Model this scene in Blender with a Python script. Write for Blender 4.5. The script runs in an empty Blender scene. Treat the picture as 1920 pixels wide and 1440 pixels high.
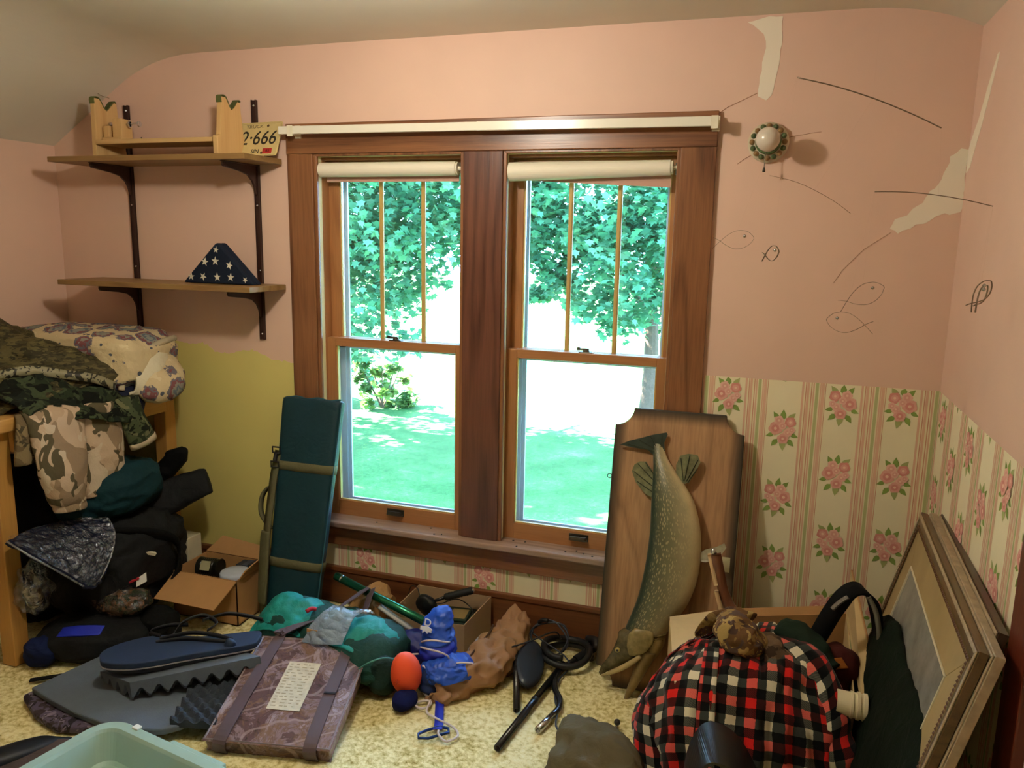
import bpy, bmesh, math, random
from mathutils import Vector as V, Matrix, noise
from math import sin, cos, pi, radians as R
random.seed(7)
C = bpy.context.scene.collection
SC = bpy.context.scene

# ---------------------------------------------------------------- camera, world, lights, exposure
cam = bpy.data.cameras.new('camera'); camo = bpy.data.objects.new('camera', cam); C.objects.link(camo)
SC.camera = camo
cam.sensor_fit = 'HORIZONTAL'; cam.sensor_width = 36.0
cam.lens = 36.0 * 1481.94 / 1920.0
cam.clip_start = 0.02; cam.clip_end = 500
def aim(loc, yaw, pitch, roll):
    f = V((sin(yaw)*cos(pitch), cos(yaw)*cos(pitch), -sin(pitch)))
    r = V((cos(yaw), -sin(yaw), 0)); u = r.cross(f)
    r2 = cos(roll)*r + sin(roll)*u; u2 = -sin(roll)*r + cos(roll)*u
    m = Matrix((r2, u2, -f)).transposed().to_4x4(); m.translation = loc
    camo.matrix_world = m
aim(V((0, -2.8947, 1.6)), -0.317548, 0.180805, 0.0188002)

w = bpy.data.worlds.new('sky'); SC.world = w; w.use_nodes = True
bg = w.node_tree.nodes['Background']
bg.inputs['Color'].default_value = (0.36, 0.63, 1.0, 1)
bg.inputs['Strength'].default_value = 19.0

sun = bpy.data.lights.new('sun', 'SUN'); sun.energy = 190; sun.color = (1.0, 0.96, 0.88); sun.angle = R(0.6)
suno = bpy.data.objects.new('sun', sun); C.objects.link(suno); suno.location = (-30, -10, 40)
suno.rotation_euler = V((1.0, 0.0, -0.9)).to_track_quat('-Z', 'Y').to_euler()

lamp = bpy.data.lights.new('ceiling_bulb', 'POINT'); lamp.energy = 39; lamp.color = (1.0, 0.90, 0.755); lamp.shadow_soft_size = 0.055
lampo = bpy.data.objects.new('ceiling_bulb', lamp); C.objects.link(lampo); lampo.location = (-1.15, -1.22, 2.19)

SC.view_settings.view_transform = 'Standard'; SC.view_settings.look = 'None'
SC.view_settings.exposure = 0.10; SC.view_settings.gamma = 1.0
SC.view_settings.use_curve_mapping = False

# ---------------------------------------------------------------- materials
def lin(h):
    h = h.lstrip('#'); o = []
    for i in (0, 2, 4):
        c = int(h[i:i+2], 16)/255
        o.append(c/12.92 if c <= 0.04045 else ((c+0.055)/1.055)**2.4)
    return (*o, 1)
class NT:
    def __init__(s, name):
        s.m = bpy.data.materials.new(name); s.m.use_nodes = True
        s.t = s.m.node_tree; s.b = s.t.nodes['Principled BSDF']; s.out = s.t.nodes['Material Output']
    def n(s, typ, **k):
        nd = s.t.nodes.new(typ)
        for a, v in k.items():
            if a.startswith('_'): setattr(nd, a[1:], v)
            else:
                nm = a.replace('__', ' ')
                nd.inputs[nm if nm in nd.inputs else int(nm.strip('i '))].default_value = v
        return nd
    def l(s, a, b): s.t.links.new(a, b)
    def coord(s, kind='Object', scale=(1, 1, 1), rot=(0, 0, 0)):
        tc = s.n('ShaderNodeTexCoord'); mp = s.n('ShaderNodeMapping')
        mp.inputs['Scale'].default_value = scale; mp.inputs['Rotation'].default_value = rot
        s.l(tc.outputs[kind], mp.inputs['Vector']); return mp.outputs[0]
    def noise(s, vec, scale, detail=3, rough=0.5, dist=0):
        nd = s.n('ShaderNodeTexNoise'); nd.inputs['Scale'].default_value = scale
        nd.inputs['Detail'].default_value = detail; nd.inputs['Roughness'].default_value = rough
        nd.inputs['Distortion'].default_value = dist
        if vec is not None: s.l(vec, nd.inputs['Vector'])
        return nd.outputs['Fac']
    def ramp(s, fac, stops, interp='LINEAR'):
        nd = s.n('ShaderNodeValToRGB'); nd.color_ramp.interpolation = interp
        e = nd.color_ramp.elements
        while len(e) < len(stops): e.new(0.5)
        for i, (p, c) in enumerate(stops):
            e[i].position = p; e[i].color = lin(c) if isinstance(c, str) else c
        s.l(fac, nd.inputs['Fac']); return nd.outputs['Color']
    def mix(s, fac, a, b, blend='MIX'):
        nd = s.n('ShaderNodeMix'); nd.data_type = 'RGBA'; nd.blend_type = blend
        for sock, v in ((nd.inputs['Factor'], fac), (nd.inputs['A'], a), (nd.inputs['B'], b)):
            pass
        for i, v in ((0, fac), (6, a), (7, b)):
            if isinstance(v, (int, float)): nd.inputs[i].default_value = v
            elif isinstance(v, str): nd.inputs[i].default_value = lin(v)
            elif isinstance(v, tuple): nd.inputs[i].default_value = v
            else: s.l(v, nd.inputs[i])
        return nd.outputs[2]
    def math(s, op, a, b=0.0, c=None):
        nd = s.n('ShaderNodeMath'); nd.operation = op
        for i, v in enumerate((a, b, c)):
            if v is None: continue
            if isinstance(v, (int, float)): nd.inputs[i].default_value = v
            else: s.l(v, nd.inputs[i])
        return nd.outputs[0]
    def bump(s, h, strength=0.3, dist=0.01):
        nd = s.n('ShaderNodeBump'); nd.inputs['Strength'].default_value = strength; nd.inputs['Distance'].default_value = dist
        s.l(h, nd.inputs['Height']); s.l(nd.outputs[0], s.b.inputs['Normal'])
    def col(s, c):
        if isinstance(c, str): s.b.inputs['Base Color'].default_value = lin(c)
        else: s.l(c, s.b.inputs['Base Color'])
    def fin(s, rough=0.6, metal=0.0, spec=0.4, **k):
        s.b.inputs['Roughness'].default_value = rough; s.b.inputs['Metallic'].default_value = metal
        s.b.inputs['Specular IOR Level'].default_value = spec
        for a, v in k.items(): s.b.inputs[a.replace('__', ' ')].default_value = v
        return s.m
def plain(name, c, rough=0.6, metal=0.0, spec=0.4, var=0.10, vscale=8, bump=0.0, bscale=60, bdist=0.004, **k):
    m = NT(name); co = m.coord()
    f = m.noise(co, vscale, 4, 0.6)
    base = lin(c); dk = tuple(x*(1-var) for x in base[:3])+(1,); lt = tuple(min(1, x*(1+var)) for x in base[:3])+(1,)
    m.col(m.ramp(f, [(0.3, dk), (0.7, lt)]))
    if bump: m.bump(m.noise(co, bscale, 3), bump, bdist)
    return m.fin(rough, metal, spec, **k)
def wood(name, light, dark, axis='x', scale=1.0, rough=0.45, spec=0.4, rings=14, knot=0.6):
    m = NT(name)
    st = {'x': (0.10, 1, 1), 'y': (1, 0.10, 1), 'z': (1, 1, 0.10)}[axis]
    co = m.coord('Object', tuple(a*scale for a in st))
    d = m.noise(co, 3.0, 2, 0.5, 0.4)
    band = m.math('FRACT', m.math('MULTIPLY', d, rings))
    fine = m.noise(m.coord('Object', tuple(a*scale*(1 if a == 1 else .4) for a in st)), 140, 3, 0.6)
    c1 = m.ramp(band, [(0.0, dark), (0.10, dark), (0.34, light), (0.80, light), (1.0, dark)])
    c2 = m.ramp(fine, [(0.35, dark), (0.6, light)])
    c3 = m.mix(0.62, c2, c1)
    tone = m.noise(m.coord(), 2.2, 2)
    m.col(m.mix(0.35, c3, m.ramp(tone, [(0.3, dark), (0.7, light)])))
    m.bump(fine, 0.12, 0.002)
    return m.fin(rough, 0, spec)
def fabric(name, c, rough=0.9, weave=500, var=0.15, sheen=0.0, spec=0.15, bump=0.25):
    m = NT(name); co = m.coord()
    f = m.noise(co, 7, 4, 0.6); g = m.noise(co, weave, 2)
    base = lin(c); dk = tuple(x*(1-var) for x in base[:3])+(1,); lt = tuple(min(1, x*(1+var)) for x in base[:3])+(1,)
    m.col(m.ramp(f, [(0.3, dk), (0.7, lt)]))
    cr = m.noise(co, 16, 3, .55, 1.2)
    m.bump(m.math('ADD', m.math('MULTIPLY', cr, 6.0), m.math('MULTIPLY', g, .5)), bump*2, 0.0022)
    return m.fin(rough, 0, spec, Sheen__Weight=sheen)
def camo(name, cols, scale=9, rough=0.9, stretch=(1, 1, 1), spec=0.15):
    m = NT(name); co = m.coord('Object', stretch)
    base = lin(cols[0]); cur = base
    for i, c in enumerate(cols[1:]):
        nd = m.n('ShaderNodeMapping'); nd.inputs['Location'].default_value = (7.3*i+1, 3.1*i, 5.7*i)
        m.l(co, nd.inputs['Vector'])
        f = m.noise(nd.outputs[0], scale*(1+.35*i), 2, 0.55, 0.8)
        k = m.ramp(f, [(0.0, (0, 0, 0, 1)), (0.53+.02*i, (1, 1, 1, 1))], 'CONSTANT')
        cur = m.mix(k, cur, lin(c))
    m.col(cur); m.bump(m.math('ADD', m.math('MULTIPLY', m.noise(co, 15, 3, .55, 1.0), 6.0), m.math('MULTIPLY', m.noise(co, 300, 2), .5)), 0.45, 0.003)
    return m.fin(rough, 0, spec)
def clear(name, fac=0.75, tint=(1, 1, 1, 1), rough=0.05, body=None):
    m = NT(name); fac = fac*1.02 if body is None else fac; t = m.n('ShaderNodeBsdfTransparent', Color=tint)
    m.b.inputs['Base Color'].default_value = body or (0.10, 0.11, 0.12, 1); m.b.inputs['Roughness'].default_value = rough
    m.b.inputs['Specular IOR Level'].default_value = 1.0
    m.bump(m.noise(m.coord(), 38, 3, .6, 1.5), .9, .012)
    mx = m.n('ShaderNodeMixShader'); mx.inputs[0].default_value = fac
    m.l(m.b.outputs[0], mx.inputs[1]); m.l(t.outputs[0], mx.inputs[2]); m.l(mx.outputs[0], m.out.inputs['Surface'])
    if body is None:
        g = m.n('ShaderNodeBsdfGlossy', Roughness=max(rough, .14)); g.inputs['Color'].default_value = (.62, .68, .78, 1)
        m.l(m.b.inputs['Normal'].links[0].from_socket, g.inputs['Normal']); m.l(g.outputs[0], mx.inputs[1]); mx.inputs[0].default_value = min(.88, .45+fac*.5)
    return m.m

# ---------------------------------------------------------------- mesh builder
def catmull(p, t):
    n = len(p)-1; x = t*n; i = min(int(x), n-1); f = x-i
    a = p[max(i-1, 0)]; b = p[i]; c = p[i+1]; d = p[min(i+2, n)]
    return 0.5*((2*b)+(c-a)*f+(2*a-5*b+4*c-d)*f*f+(3*b-a-3*c+d)*f*f*f)
def spline(pts, n):
    P = [V(q) for q in pts]; return [catmull(P, i/n) for i in range(n+1)]
def crease(q, off, s=13.0):
    a = 1-2.2*abs(noise.noise(V((q.x*s, q.y*s*.7, q.z*s*1.3))+off)); b = 1-2.2*abs(noise.noise(V((q.x*s*2.1, q.y*s*1.6, q.z*s*2.4))+off*1.7))
    return .65*a+.35*b-.35
class MB:
    def __init__(s): s.v = []; s.f = []; s.mi = []; s.uv = {}; s.cur = 0
    def mat(s, i): s.cur = i; return s
    def add(s, vs, fs):
        o = len(s.v); s.v += [tuple(q) for q in vs]
        for f in fs: s.f.append([i+o for i in f]); s.mi.append(s.cur)
        return o
    def box(s, a, b, M=None, taper=None):
        x0, y0, z0 = a; x1, y1, z1 = b
        vs = [V(q) for q in ((x0,y0,z0),(x1,y0,z0),(x1,y1,z0),(x0,y1,z0),(x0,y0,z1),(x1,y0,z1),(x1,y1,z1),(x0,y1,z1))]
        if M: vs = [M @ q for q in vs]
        s.add(vs, [(0,3,2,1),(4,5,6,7),(0,1,5,4),(1,2,6,5),(2,3,7,6),(3,0,4,7)]); return s
    def prism(s, poly, h0, h1, M=None):
        n = len(poly)
        vs = [V((x, y, h0)) for x, y in poly]+[V((x, y, h1)) for x, y in poly]
        if M: vs = [M @ q for q in vs]
        s.add(vs, [tuple(range(n-1, -1, -1)), tuple(range(n, 2*n))]+[(i, (i+1) % n, n+(i+1) % n, n+i) for i in range(n)]); return s
    def poly(s, pts): s.add(pts, [tuple(range(len(pts)))]); return s
    def tube(s, pts, r, n=10, closed=False, caps=True, sub=0, flat=None):
        P = [V(q) for q in pts]
        rr = r if isinstance(r, (list, tuple)) else [r]*len(P)
        if sub:
            m = (len(P)-1)*sub; t = [i/m for i in range(m+1)]
            rv = [V((a, 0, 0)) for a in rr]
            P2 = [catmull(P, a) for a in t]; rr = [catmull(rv, a).x for a in t]; P = P2
        k = len(P); up = None; vs = []
        for i in range(k):
            d = (P[(i+1) % k]-P[i-1]) if closed else (P[min(i+1, k-1)]-P[max(i-1, 0)])
            d.normalize()
            if up is None: up = d.orthogonal().normalized() if flat is None else (V(flat)-d*V(flat).dot(d)).normalized()
            if flat is not None and not closed: up = V(flat)-d*V(flat).dot(d)
            up = (up-d*up.dot(d)).normalized(); sd = d.cross(up)
            for j in range(n):
                a = 2*pi*j/n; vs.append(P[i]+(up*cos(a)+sd*sin(a))*rr[i])
        fs = []
        for i in range(k if closed else k-1):
            for j in range(n):
                a = i*n+j; b = i*n+(j+1) % n; c = ((i+1) % k)*n; fs.append((a, b, c+(j+1) % n, c+j))
        if caps and not closed: fs += [tuple(range(n-1, -1, -1)), tuple((k-1)*n+j for j in range(n))]
        s.add(vs, fs); return s
    def ribbon(s, pts, wdir, w, th, sub=4):
        """flat strap: wdir is the direction of its width (one vector or one per point)"""
        m = (len(pts)-1)*sub; P = [V(q) for q in pts]
        W = [V(q) for q in wdir] if isinstance(wdir[0], (tuple, list, V)) else [V(wdir)]*len(P)
        vs = []
        for i in range(m+1):
            t = i/m; c = catmull(P, t); d = (catmull(P, min(1, t+.01))-catmull(P, max(0, t-.01))).normalized()
            ww = catmull(W, t); ww = (ww-d*ww.dot(d)).normalized()*w/2; nn = d.cross(ww).normalized()*th/2
            vs += [c-ww-nn, c+ww-nn, c+ww+nn, c-ww+nn]
        fs = [(0, 1, 2, 3), tuple(m*4+j for j in (3, 2, 1, 0))]
        for i in range(m):
            for j in range(4): fs.append((i*4+j, i*4+(j+1) % 4, (i+1)*4+(j+1) % 4, (i+1)*4+j))
        s.add(vs, [f[::-1] for f in fs]); return s
    def lathe(s, prof, M=None, n=24, closed=False):
        vs = []; k = len(prof)
        for r, h in prof:
            for j in range(n): a = 2*pi*j/n; q = V((r*cos(a), r*sin(a), h)); vs.append(M @ q if M else q)
        fs = [(i*n+j, i*n+(j+1) % n, (i+1)*n+(j+1) % n, (i+1)*n+j) for i in range(k-1) for j in range(n)]
        if closed: fs += [((k-1)*n+j, (k-1)*n+(j+1) % n, (j+1) % n, j) for j in range(n)]
        else:
            if prof[0][0] > 1e-5: fs.append(tuple(range(n-1, -1, -1)))
            if prof[-1][0] > 1e-5: fs.append(tuple((k-1)*n+j for j in range(n)))
        s.add(vs, fs); return s
    def patch(s, net, nu, nv, wr=0.0, ws=10, seed=0, fold=0.0, fs_=(1, 1, 1), us=1.0, cs=13.0):
        """cloth sheet through a net of control points (rows of points)"""
        if fold: nu = max(nu, 60); nv = max(nv, 60)
        rows = [[V(q) for q in r] for r in net]
        fine = [[catmull(r, j/nv) for j in range(nv+1)] for r in rows]
        g = [[catmull([fine[k][j] for k in range(len(rows))], i/nu) for j in range(nv+1)] for i in range(nu+1)]
        off = V((seed*3.7, seed*1.3, seed*2.1)); o = len(s.v); out = []
        for i in range(nu+1):
            for j in range(nv+1):
                a = g[min(i+1, nu)][j]-g[max(i-1, 0)][j]; b = g[i][min(j+1, nv)]-g[i][max(j-1, 0)]
                nn = a.cross(b); nn = nn.normalized() if nn.length > 1e-9 else V((0, 0, 1))
                q = g[i][j]; d = 0
                if wr:
                    x = q*ws+off; d = wr*(noise.noise(x)+0.5*noise.noise(x*2.3))
                if fold: d += fold*crease(V((q.x*fs_[0], q.y*fs_[1], q.z*fs_[2])), off, cs)
                out.append(q+nn*d)
        ul = [0]; vl = [0]
        for i in range(nu): ul.append(ul[-1]+sum((g[i+1][j]-g[i][j]).length for j in range(0, nv+1, 4))/len(range(0, nv+1, 4)))
        for j in range(nv): vl.append(vl[-1]+sum((g[i][j+1]-g[i][j]).length for i in range(0, nu+1, 4))/len(range(0, nu+1, 4)))
        for i in range(nu+1):
            for j in range(nv+1): s.uv[o+i*(nv+1)+j] = (vl[j]*us, ul[i]*us)
        w_ = nv+1
        s.add(out, [(i*w_+j, i*w_+j+1, (i+1)*w_+j+1, (i+1)*w_+j) for i in range(nu) for j in range(nv)]); return s
    def loft(s, secs, n=24, sub=4, wr=0.0, ws=10, seed=0, fold=0.0, power=2.0, cap=True, us=1.0, cs=13.0):
        """closed skin through sections (centre, half axis a, half axis b)"""
        if fold: n = max(n, 56); sub = max(sub, 10)
        K = [[V(a) for a in q] for q in secs]; m = (len(K)-1)*sub; vs = []; off = V((seed*2.9, seed*1.7, seed))
        o = len(s.v); L = 0; pc = None
        for i in range(m+1):
            t = i/m; c, a, b = (catmull([q[k] for q in K], t) for k in range(3))
            if pc is not None: L += (c-pc).length
            pc = c
            for j in range(n):
                th = 2*pi*j/n; cc = cos(th); ss = sin(th)
                e = 2/power
                q = a*(abs(cc)**e*(1 if cc >= 0 else -1))+b*(abs(ss)**e*(1 if ss >= 0 else -1))
                p_ = c+q
                if wr:
                    x = p_*ws+off; d = wr*(noise.noise(x)+.5*noise.noise(x*2.2))
                    d += fold*crease(p_, off, cs) if fold else 0
                    p_ = p_+q.normalized()*d if q.length > 1e-6 else p_
                vs.append(p_); s.uv[o+len(vs)-1] = (j/n*us, L*us)
        fs = [(i*n+j, i*n+(j+1) % n, (i+1)*n+(j+1) % n, (i+1)*n+j) for i in range(m) for j in range(n)]
        if cap: fs += [tuple(range(n-1, -1, -1)), tuple(m*n+j for j in range(n))]
        s.add(vs, fs); return s
    def blob(s, c, r, M=None, wr=0.0, ws=8, seed=0, fold=0.0, power=2.4, nu=40, nv=24, zmin=None, cs=13.0):
        """soft lump: noisy superellipsoid with a flattened underside"""
        if fold: nu = max(nu, 84); nv = max(nv, 54)
        c = V(c); off = V((seed*5.1, seed*2.3, seed*3.7)); vs = []
        def pw(x): return abs(x)**(2/power)*(1 if x >= 0 else -1)
        for i in range(nv+1):
            ph = -pi/2+pi*i/nv
            for j in range(nu):
                th = 2*pi*j/nu
                d = V((r[0]*pw(cos(ph))*pw(cos(th)), r[1]*pw(cos(ph))*pw(sin(th)), r[2]*pw(sin(ph))))
                x = d*ws+off; k = wr*(noise.noise(x)+.5*noise.noise(x*2.1))+(fold*crease(d, off, cs) if fold else 0)
                d = d+d.normalized()*k
                q = c+(M @ d if M else d)
                if zmin is not None and q.z < zmin: q.z = zmin
                vs.append(q)
        s.add(vs, [(i*nu+j, i*nu+(j+1) % nu, (i+1)*nu+(j+1) % nu, (i+1)*nu+j) for i in range(nv) for j in range(nu)]); return s
    def build(s, name, mats, parent=None, smooth=False, bevel=0, solid=0, subsurf=0, kind=None, off=0):
        base = V((0, 0, 0)); q = parent
        while q: base += q.location; q = q.parent
        me = bpy.data.meshes.new(name)
        me.from_pydata([tuple(V(a)-base) for a in s.v], [], s.f)
        for m in (mats if isinstance(mats, (list, tuple)) else [mats]): me.materials.append(m)
        if any(s.mi): me.polygons.foreach_set('material_index', s.mi)
        if s.uv:
            ul = me.uv_layers.new(name='uv')
            for lp in me.loops: ul.data[lp.index].uv = s.uv.get(lp.vertex_index, (0, 0))
        if smooth: me.polygons.foreach_set('use_smooth', [True]*len(me.polygons))
        me.validate(); me.update()
        o = bpy.data.objects.new(name, me); C.objects.link(o)
        if parent: o.parent = parent
        if solid: d = o.modifiers.new('thick', 'SOLIDIFY'); d.thickness = solid; d.offset = off
        if bevel: d = o.modifiers.new('edge', 'BEVEL'); d.width = bevel; d.segments = 2; d.limit_method = 'ANGLE'
        if subsurf: d = o.modifiers.new('soft', 'SUBSURF'); d.levels = subsurf; d.render_levels = subsurf
        if kind: o['kind'] = kind
        return o
def thing(name, label, cat, loc=(0, 0, 0), group=None):
    o = bpy.data.objects.new(name, None); C.objects.link(o); o.location = loc; o.empty_display_size = 0.05
    return tag(o, label, cat, group)
def tag(o, label, cat, group=None):
    o['label'] = label; o['category'] = cat
    if group: o['group'] = group
    return o
def struct(o): o['kind'] = 'structure'; return o
def frame(o, x, y, z=None):
    """matrix from origin and axes"""
    x = V(x).normalized(); y = V(y); y = (y-x*y.dot(x)).normalized(); z = x.cross(y)
    m = Matrix((x, y, z)).transposed().to_4x4(); m.translation = V(o); return m
def axis_m(p, d):
    d = V(d).normalized(); x = d.orthogonal().normalized(); y = d.cross(x)
    m = Matrix((x, y, d)).transposed().to_4x4(); m.translation = V(p); return m
# ---------------------------------------------------------------- shared materials
M = {}
def paint(name, c, rough=0.55, spec=0.35, dirt=0.06):
    m = NT(name); co = m.coord()
    base = lin(c); f = m.noise(co, 1.3, 4, 0.6)
    dk = tuple(x*(1-dirt) for x in base[:3])+(1,); lt = tuple(min(1, x*(1+dirt)) for x in base[:3])+(1,)
    m.col(m.ramp(f, [(0.3, dk), (0.7, lt)])); m.bump(m.noise(co, 90, 4), 0.10, 0.002)
    return m.fin(rough, 0, spec)
M['pink'] = paint('pink_paint', 'dfbca8')
M['ceil'] = paint('ceiling_paint', 'dcd5c4')
M['yellow'] = paint('yellow_paint', 'd8ca7c')
M['plaster'] = paint('spackle', 'efe4d0', 0.8)
M['cream'] = paint('cream_paint', 'e9dfae', 0.4)
M['whitewood'] = paint('white_storm_frame', 'b4bcc8', 0.45)
M['trim_x'] = wood('stained_pine_x', '93623f', '4f2d1c', 'x', 1.0, 0.32, 0.5, 12)
M['trim_z'] = wood('stained_pine_z', '93623f', '4f2d1c', 'z', 1.0, 0.32, 0.5, 12)
M['mull_z'] = wood('dark_stained_pine_z', '744938', '43261c', 'z', 1.0, 0.3, 0.5, 9)
M['base_x'] = wood('baseboard_pine', '7d4c2c', '48281a', 'x', 1.0, 0.35, 0.5, 10)
M['base_y'] = wood('baseboard_pine_y', '7d4c2c', '48281a', 'y', 1.0, 0.35, 0.5, 10)
M['sash_x'] = wood('sash_pine_x', 'b07a4c', '8d5c38', 'x', 1.2, 0.35, 0.5, 8)
M['sash_z'] = wood('sash_pine_z', 'b07a4c', '8d5c38', 'z', 1.2, 0.35, 0.5, 8)
M['muntin'] = plain('muntin_wood', 'c3a15c', 0.45)
M['redwood'] = wood('door_casing_wood', '6a2c1c', '431a12', 'z', 1.0, 0.35, 0.5, 10)
def carpet_mat():
    m = NT('shag_carpet'); co = m.coord()
    a = m.noise(co, 4, 4, 0.6); b = m.noise(co, 55, 4, 0.65); c = m.noise(co, 130, 2)
    k = m.math('ADD', m.math('MULTIPLY', b, .75), m.math('MULTIPLY', a, .35))
    base = m.ramp(k, [(0.36, '8d7a3c'), (0.47, 'cdbd7f'), (0.6, 'efe4b0'), (0.75, 'f6efcb')])
    m.col(base); m.bump(c, 0.6, 0.006)
    return m.fin(0.95, 0, 0.1)
M['carpet'] = carpet_mat()
M['black'] = plain('black_plastic', '17181b', 0.4, 0, 0.5)
M['chrome'] = plain('bright_metal', 'c9ccd0', 0.22, 1.0)
M['bronze'] = plain('dull_bronze', '5e5a50', 0.4, 0.9)
def glass_mat():
    m = NT('window_glass'); t = m.n('ShaderNodeBsdfTransparent', Color=(0.975, 0.985, 0.985, 1)); g = m.n('ShaderNodeBsdfGlossy', Roughness=0.02)
    fr = m.n('ShaderNodeFresnel', IOR=1.35)
    mx = m.n('ShaderNodeMixShader'); m.l(fr.outputs[0], mx.inputs[0]); m.l(t.outputs[0], mx.inputs[1]); m.l(g.outputs[0], mx.inputs[2])
    m.l(mx.outputs[0], m.out.inputs['Surface']); return m.m
M['glass'] = glass_mat()
M['leaf_a'] = plain('wallpaper_leaf_green', '86a04f', 0.8, var=.08)
M['leaf_b'] = plain('wallpaper_leaf_pale', 'a8b070', 0.8, var=.08)

# ---------------------------------------------------------------- room shell
XL, XR, YB, YF, ZC = -3.174, 0.545, 0.0, -5.2, 2.342
gx, gy = 200, 150
fl = MB(); vs = []
x0, x1, y0, y1 = XL, XR, -2.2, 0.0
for j in range(gy+1):
    for i in range(gx+1):
        x = x0+(x1-x0)*i/gx; y = y0+(y1-y0)*j/gy
        q = V((x*40, y*40, 0)); z = 0.005*noise.noise(q)+0.004*noise.noise(q*2.3)
        vs.append((x, y, z-0.004))
fl.add(vs, [(j*(gx+1)+i, j*(gx+1)+i+1, (j+1)*(gx+1)+i+1, (j+1)*(gx+1)+i) for j in range(gy) for i in range(gx)])
fl.add([(XL, YF, -.004), (XR, YF, -.004), (XR, -2.2, -.004), (XL, -2.2, -.004)], [(0, 1, 2, 3)])
fl.box((XL-.1, YF, -.25), (XR+.1, .15, -.03))
struct(fl.build('floor', M['carpet'], smooth=True))
# back wall with two window openings
W1 = (-1.815, -1.150); W2 = (-1.003, -0.339); ZW0, ZW1 = 0.36, 1.935
wb = MB()
for a, b, c, d in ((XL-.1, W1[0], -.03, 2.6), (W1[1], W2[0], -.03, 2.6), (W2[1], XR+.1, -.03, 2.6)):
    wb.box((a, 0, c), (b, .16, d))
for W in (W1, W2): wb.box((W[0], 0, -.03), (W[1], .16, ZW0)); wb.box((W[0], 0, ZW1), (W[1], .16, 2.6))
wall_back = struct(wb.build('wall_back', M['pink']))
wl = MB().box((XL-.12, YF, -.03), (XL, 0, 2.02)); wall_left = struct(wl.build('wall_left', M['pink']))
wr = MB().box((XR, YF, -.03), (XR+.12, 0, 2.30)); wall_right = struct(wr.build('wall_right', M['pink']))
wf = MB().box((XL-.1, YF-.12, -.03), (XR+.1, YF, 2.6)); struct(wf.build('wall_front', M['pink']))
def bez(a, c, e, n): return [((1-t)**2*a[0]+2*t*(1-t)*c[0]+t*t*e[0], (1-t)**2*a[1]+2*t*(1-t)*c[1]+t*t*e[1]) for t in [k/n for k in range(n+1)]]
prof = [(XL-.12, 1.905), (XL, 1.982)]+bez((-2.80, 2.217), (-2.605, 2.342), (-2.36, ZC), 16)+[(-1.5, ZC+.003), (-.5, ZC+.002)]+bez((.20, ZC), (.40, 2.342), (XR, 2.268), 10)+[(XR+.12, 2.20)]
cl = MB(); n = len(prof)
cl.add([(x, YF-.1, z) for x, z in prof]+[(x, .02, z) for x, z in prof]+[(x, YF-.1, z+.12) for x, z in prof]+[(x, .02, z+.12) for x, z in prof],
       [(i, n+i, n+i+1, i+1) for i in range(n-1)]+[(2*n+i, 2*n+i+1, 3*n+i+1, 3*n+i) for i in range(n-1)]+
       [(0, 2*n, 3*n, n), (n-1, 2*n-1, 4*n-1, 3*n-1)]+[(i, i+1, 2*n+i+1, 2*n+i) for i in range(n-1)]+[(n+i, 3*n+i, 3*n+i+1, n+i+1) for i in range(n-1)])
ceil = struct(cl.build('ceiling', M['ceil'], smooth=False))
# paint and spackle patches (thin skins on the walls)
def skin(name, pts, m, parent, t=.0012, axis='y'):
    b = MB()
    if axis == 'y': b.add([(x, -t, z) for x, z in pts]+[(x, .001, z) for x, z in pts], [])
    else: b.add([(XR-t, y, z) for y, z in pts]+[(XR+.001, y, z) for y, z in pts], [])
    k = len(pts)
    b.f.append(list(range(k))); b.mi.append(0)
    for i in range(k): b.f.append([i, (i+1) % k, k+(i+1) % k, k+i]); b.mi.append(0)
    return b.build(name, m, parent)
def ragged_open(pts, amp, step, seed):
    r = ragged(pts, amp, step, seed); k = max(1, int((V((*pts[-1], 0))-V((*pts[0], 0))).length/step)); return r[:-k]+[pts[-1]]
def ragged(pts, amp, step=.02, seed=0):
    out = []; rnd = random.Random(seed)
    for i in range(len(pts)):
        a = V((*pts[i], 0)); b = V((*pts[(i+1) % len(pts)], 0)); k = max(1, int((b-a).length/step))
        for j in range(k):
            q = a.lerp(b, j/k); out.append((q.x+rnd.uniform(-amp, amp), q.y+rnd.uniform(-amp, amp)))
    return out
top = [(-3.17, 1.02), (-2.9, 1.10), (-2.645, 1.118), (-2.55, 1.121), (-2.47, 1.113), (-2.41, 1.122), (-2.36, 1.10), (-2.345, 1.085), (-2.27, 1.083), (-2.21, 1.098), (-2.15, 1.105), (-2.08, 1.085), (-2.04, 1.062), (-1.99, 1.066), (-1.90, 1.06)]
skin('yellow_paint', ragged_open(top, .005, .012, 3)+[(-1.90, .15), (-3.17, .15)], M['yellow'], wall_back)
skin('spackle_patch', ragged([(-.150, 2.325), (-.085, 2.336), (-.042, 2.336), (-.040, 2.25), (-.046, 2.17), (-.060, 2.09), (-.078, 2.073), (-.106, 2.085), (-.098, 2.17), (-.088, 2.24), (-.098, 2.285)], .003, .02, 4), M['plaster'], wall_back)
skin('spackle_patch', ragged([(.340, 1.655), (.352, 1.685), (.385, 1.70), (.40, 1.725), (.43, 1.74), (.45, 1.775), (.485, 1.83), (.495, 1.88), (.525, 1.905), (.545, 1.90), (.545, 1.71), (.50, 1.705), (.47, 1.695), (.44, 1.672), (.42, 1.67), (.40, 1.655), (.37, 1.643)], .004, .015, 5), M['plaster'], wall_back)
skin('spackle_patch', ragged([(0, 1.90), (-.02, 1.93), (-.09, 1.98), (-.16, 2.06), (-.235, 2.14), (-.26, 2.14), (-.22, 2.07), (-.15, 1.97), (-.09, 1.90), (-.05, 1.85), (0, 1.83)], .003, .02, 6), M['plaster'], wall_right, axis='x')
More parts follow.
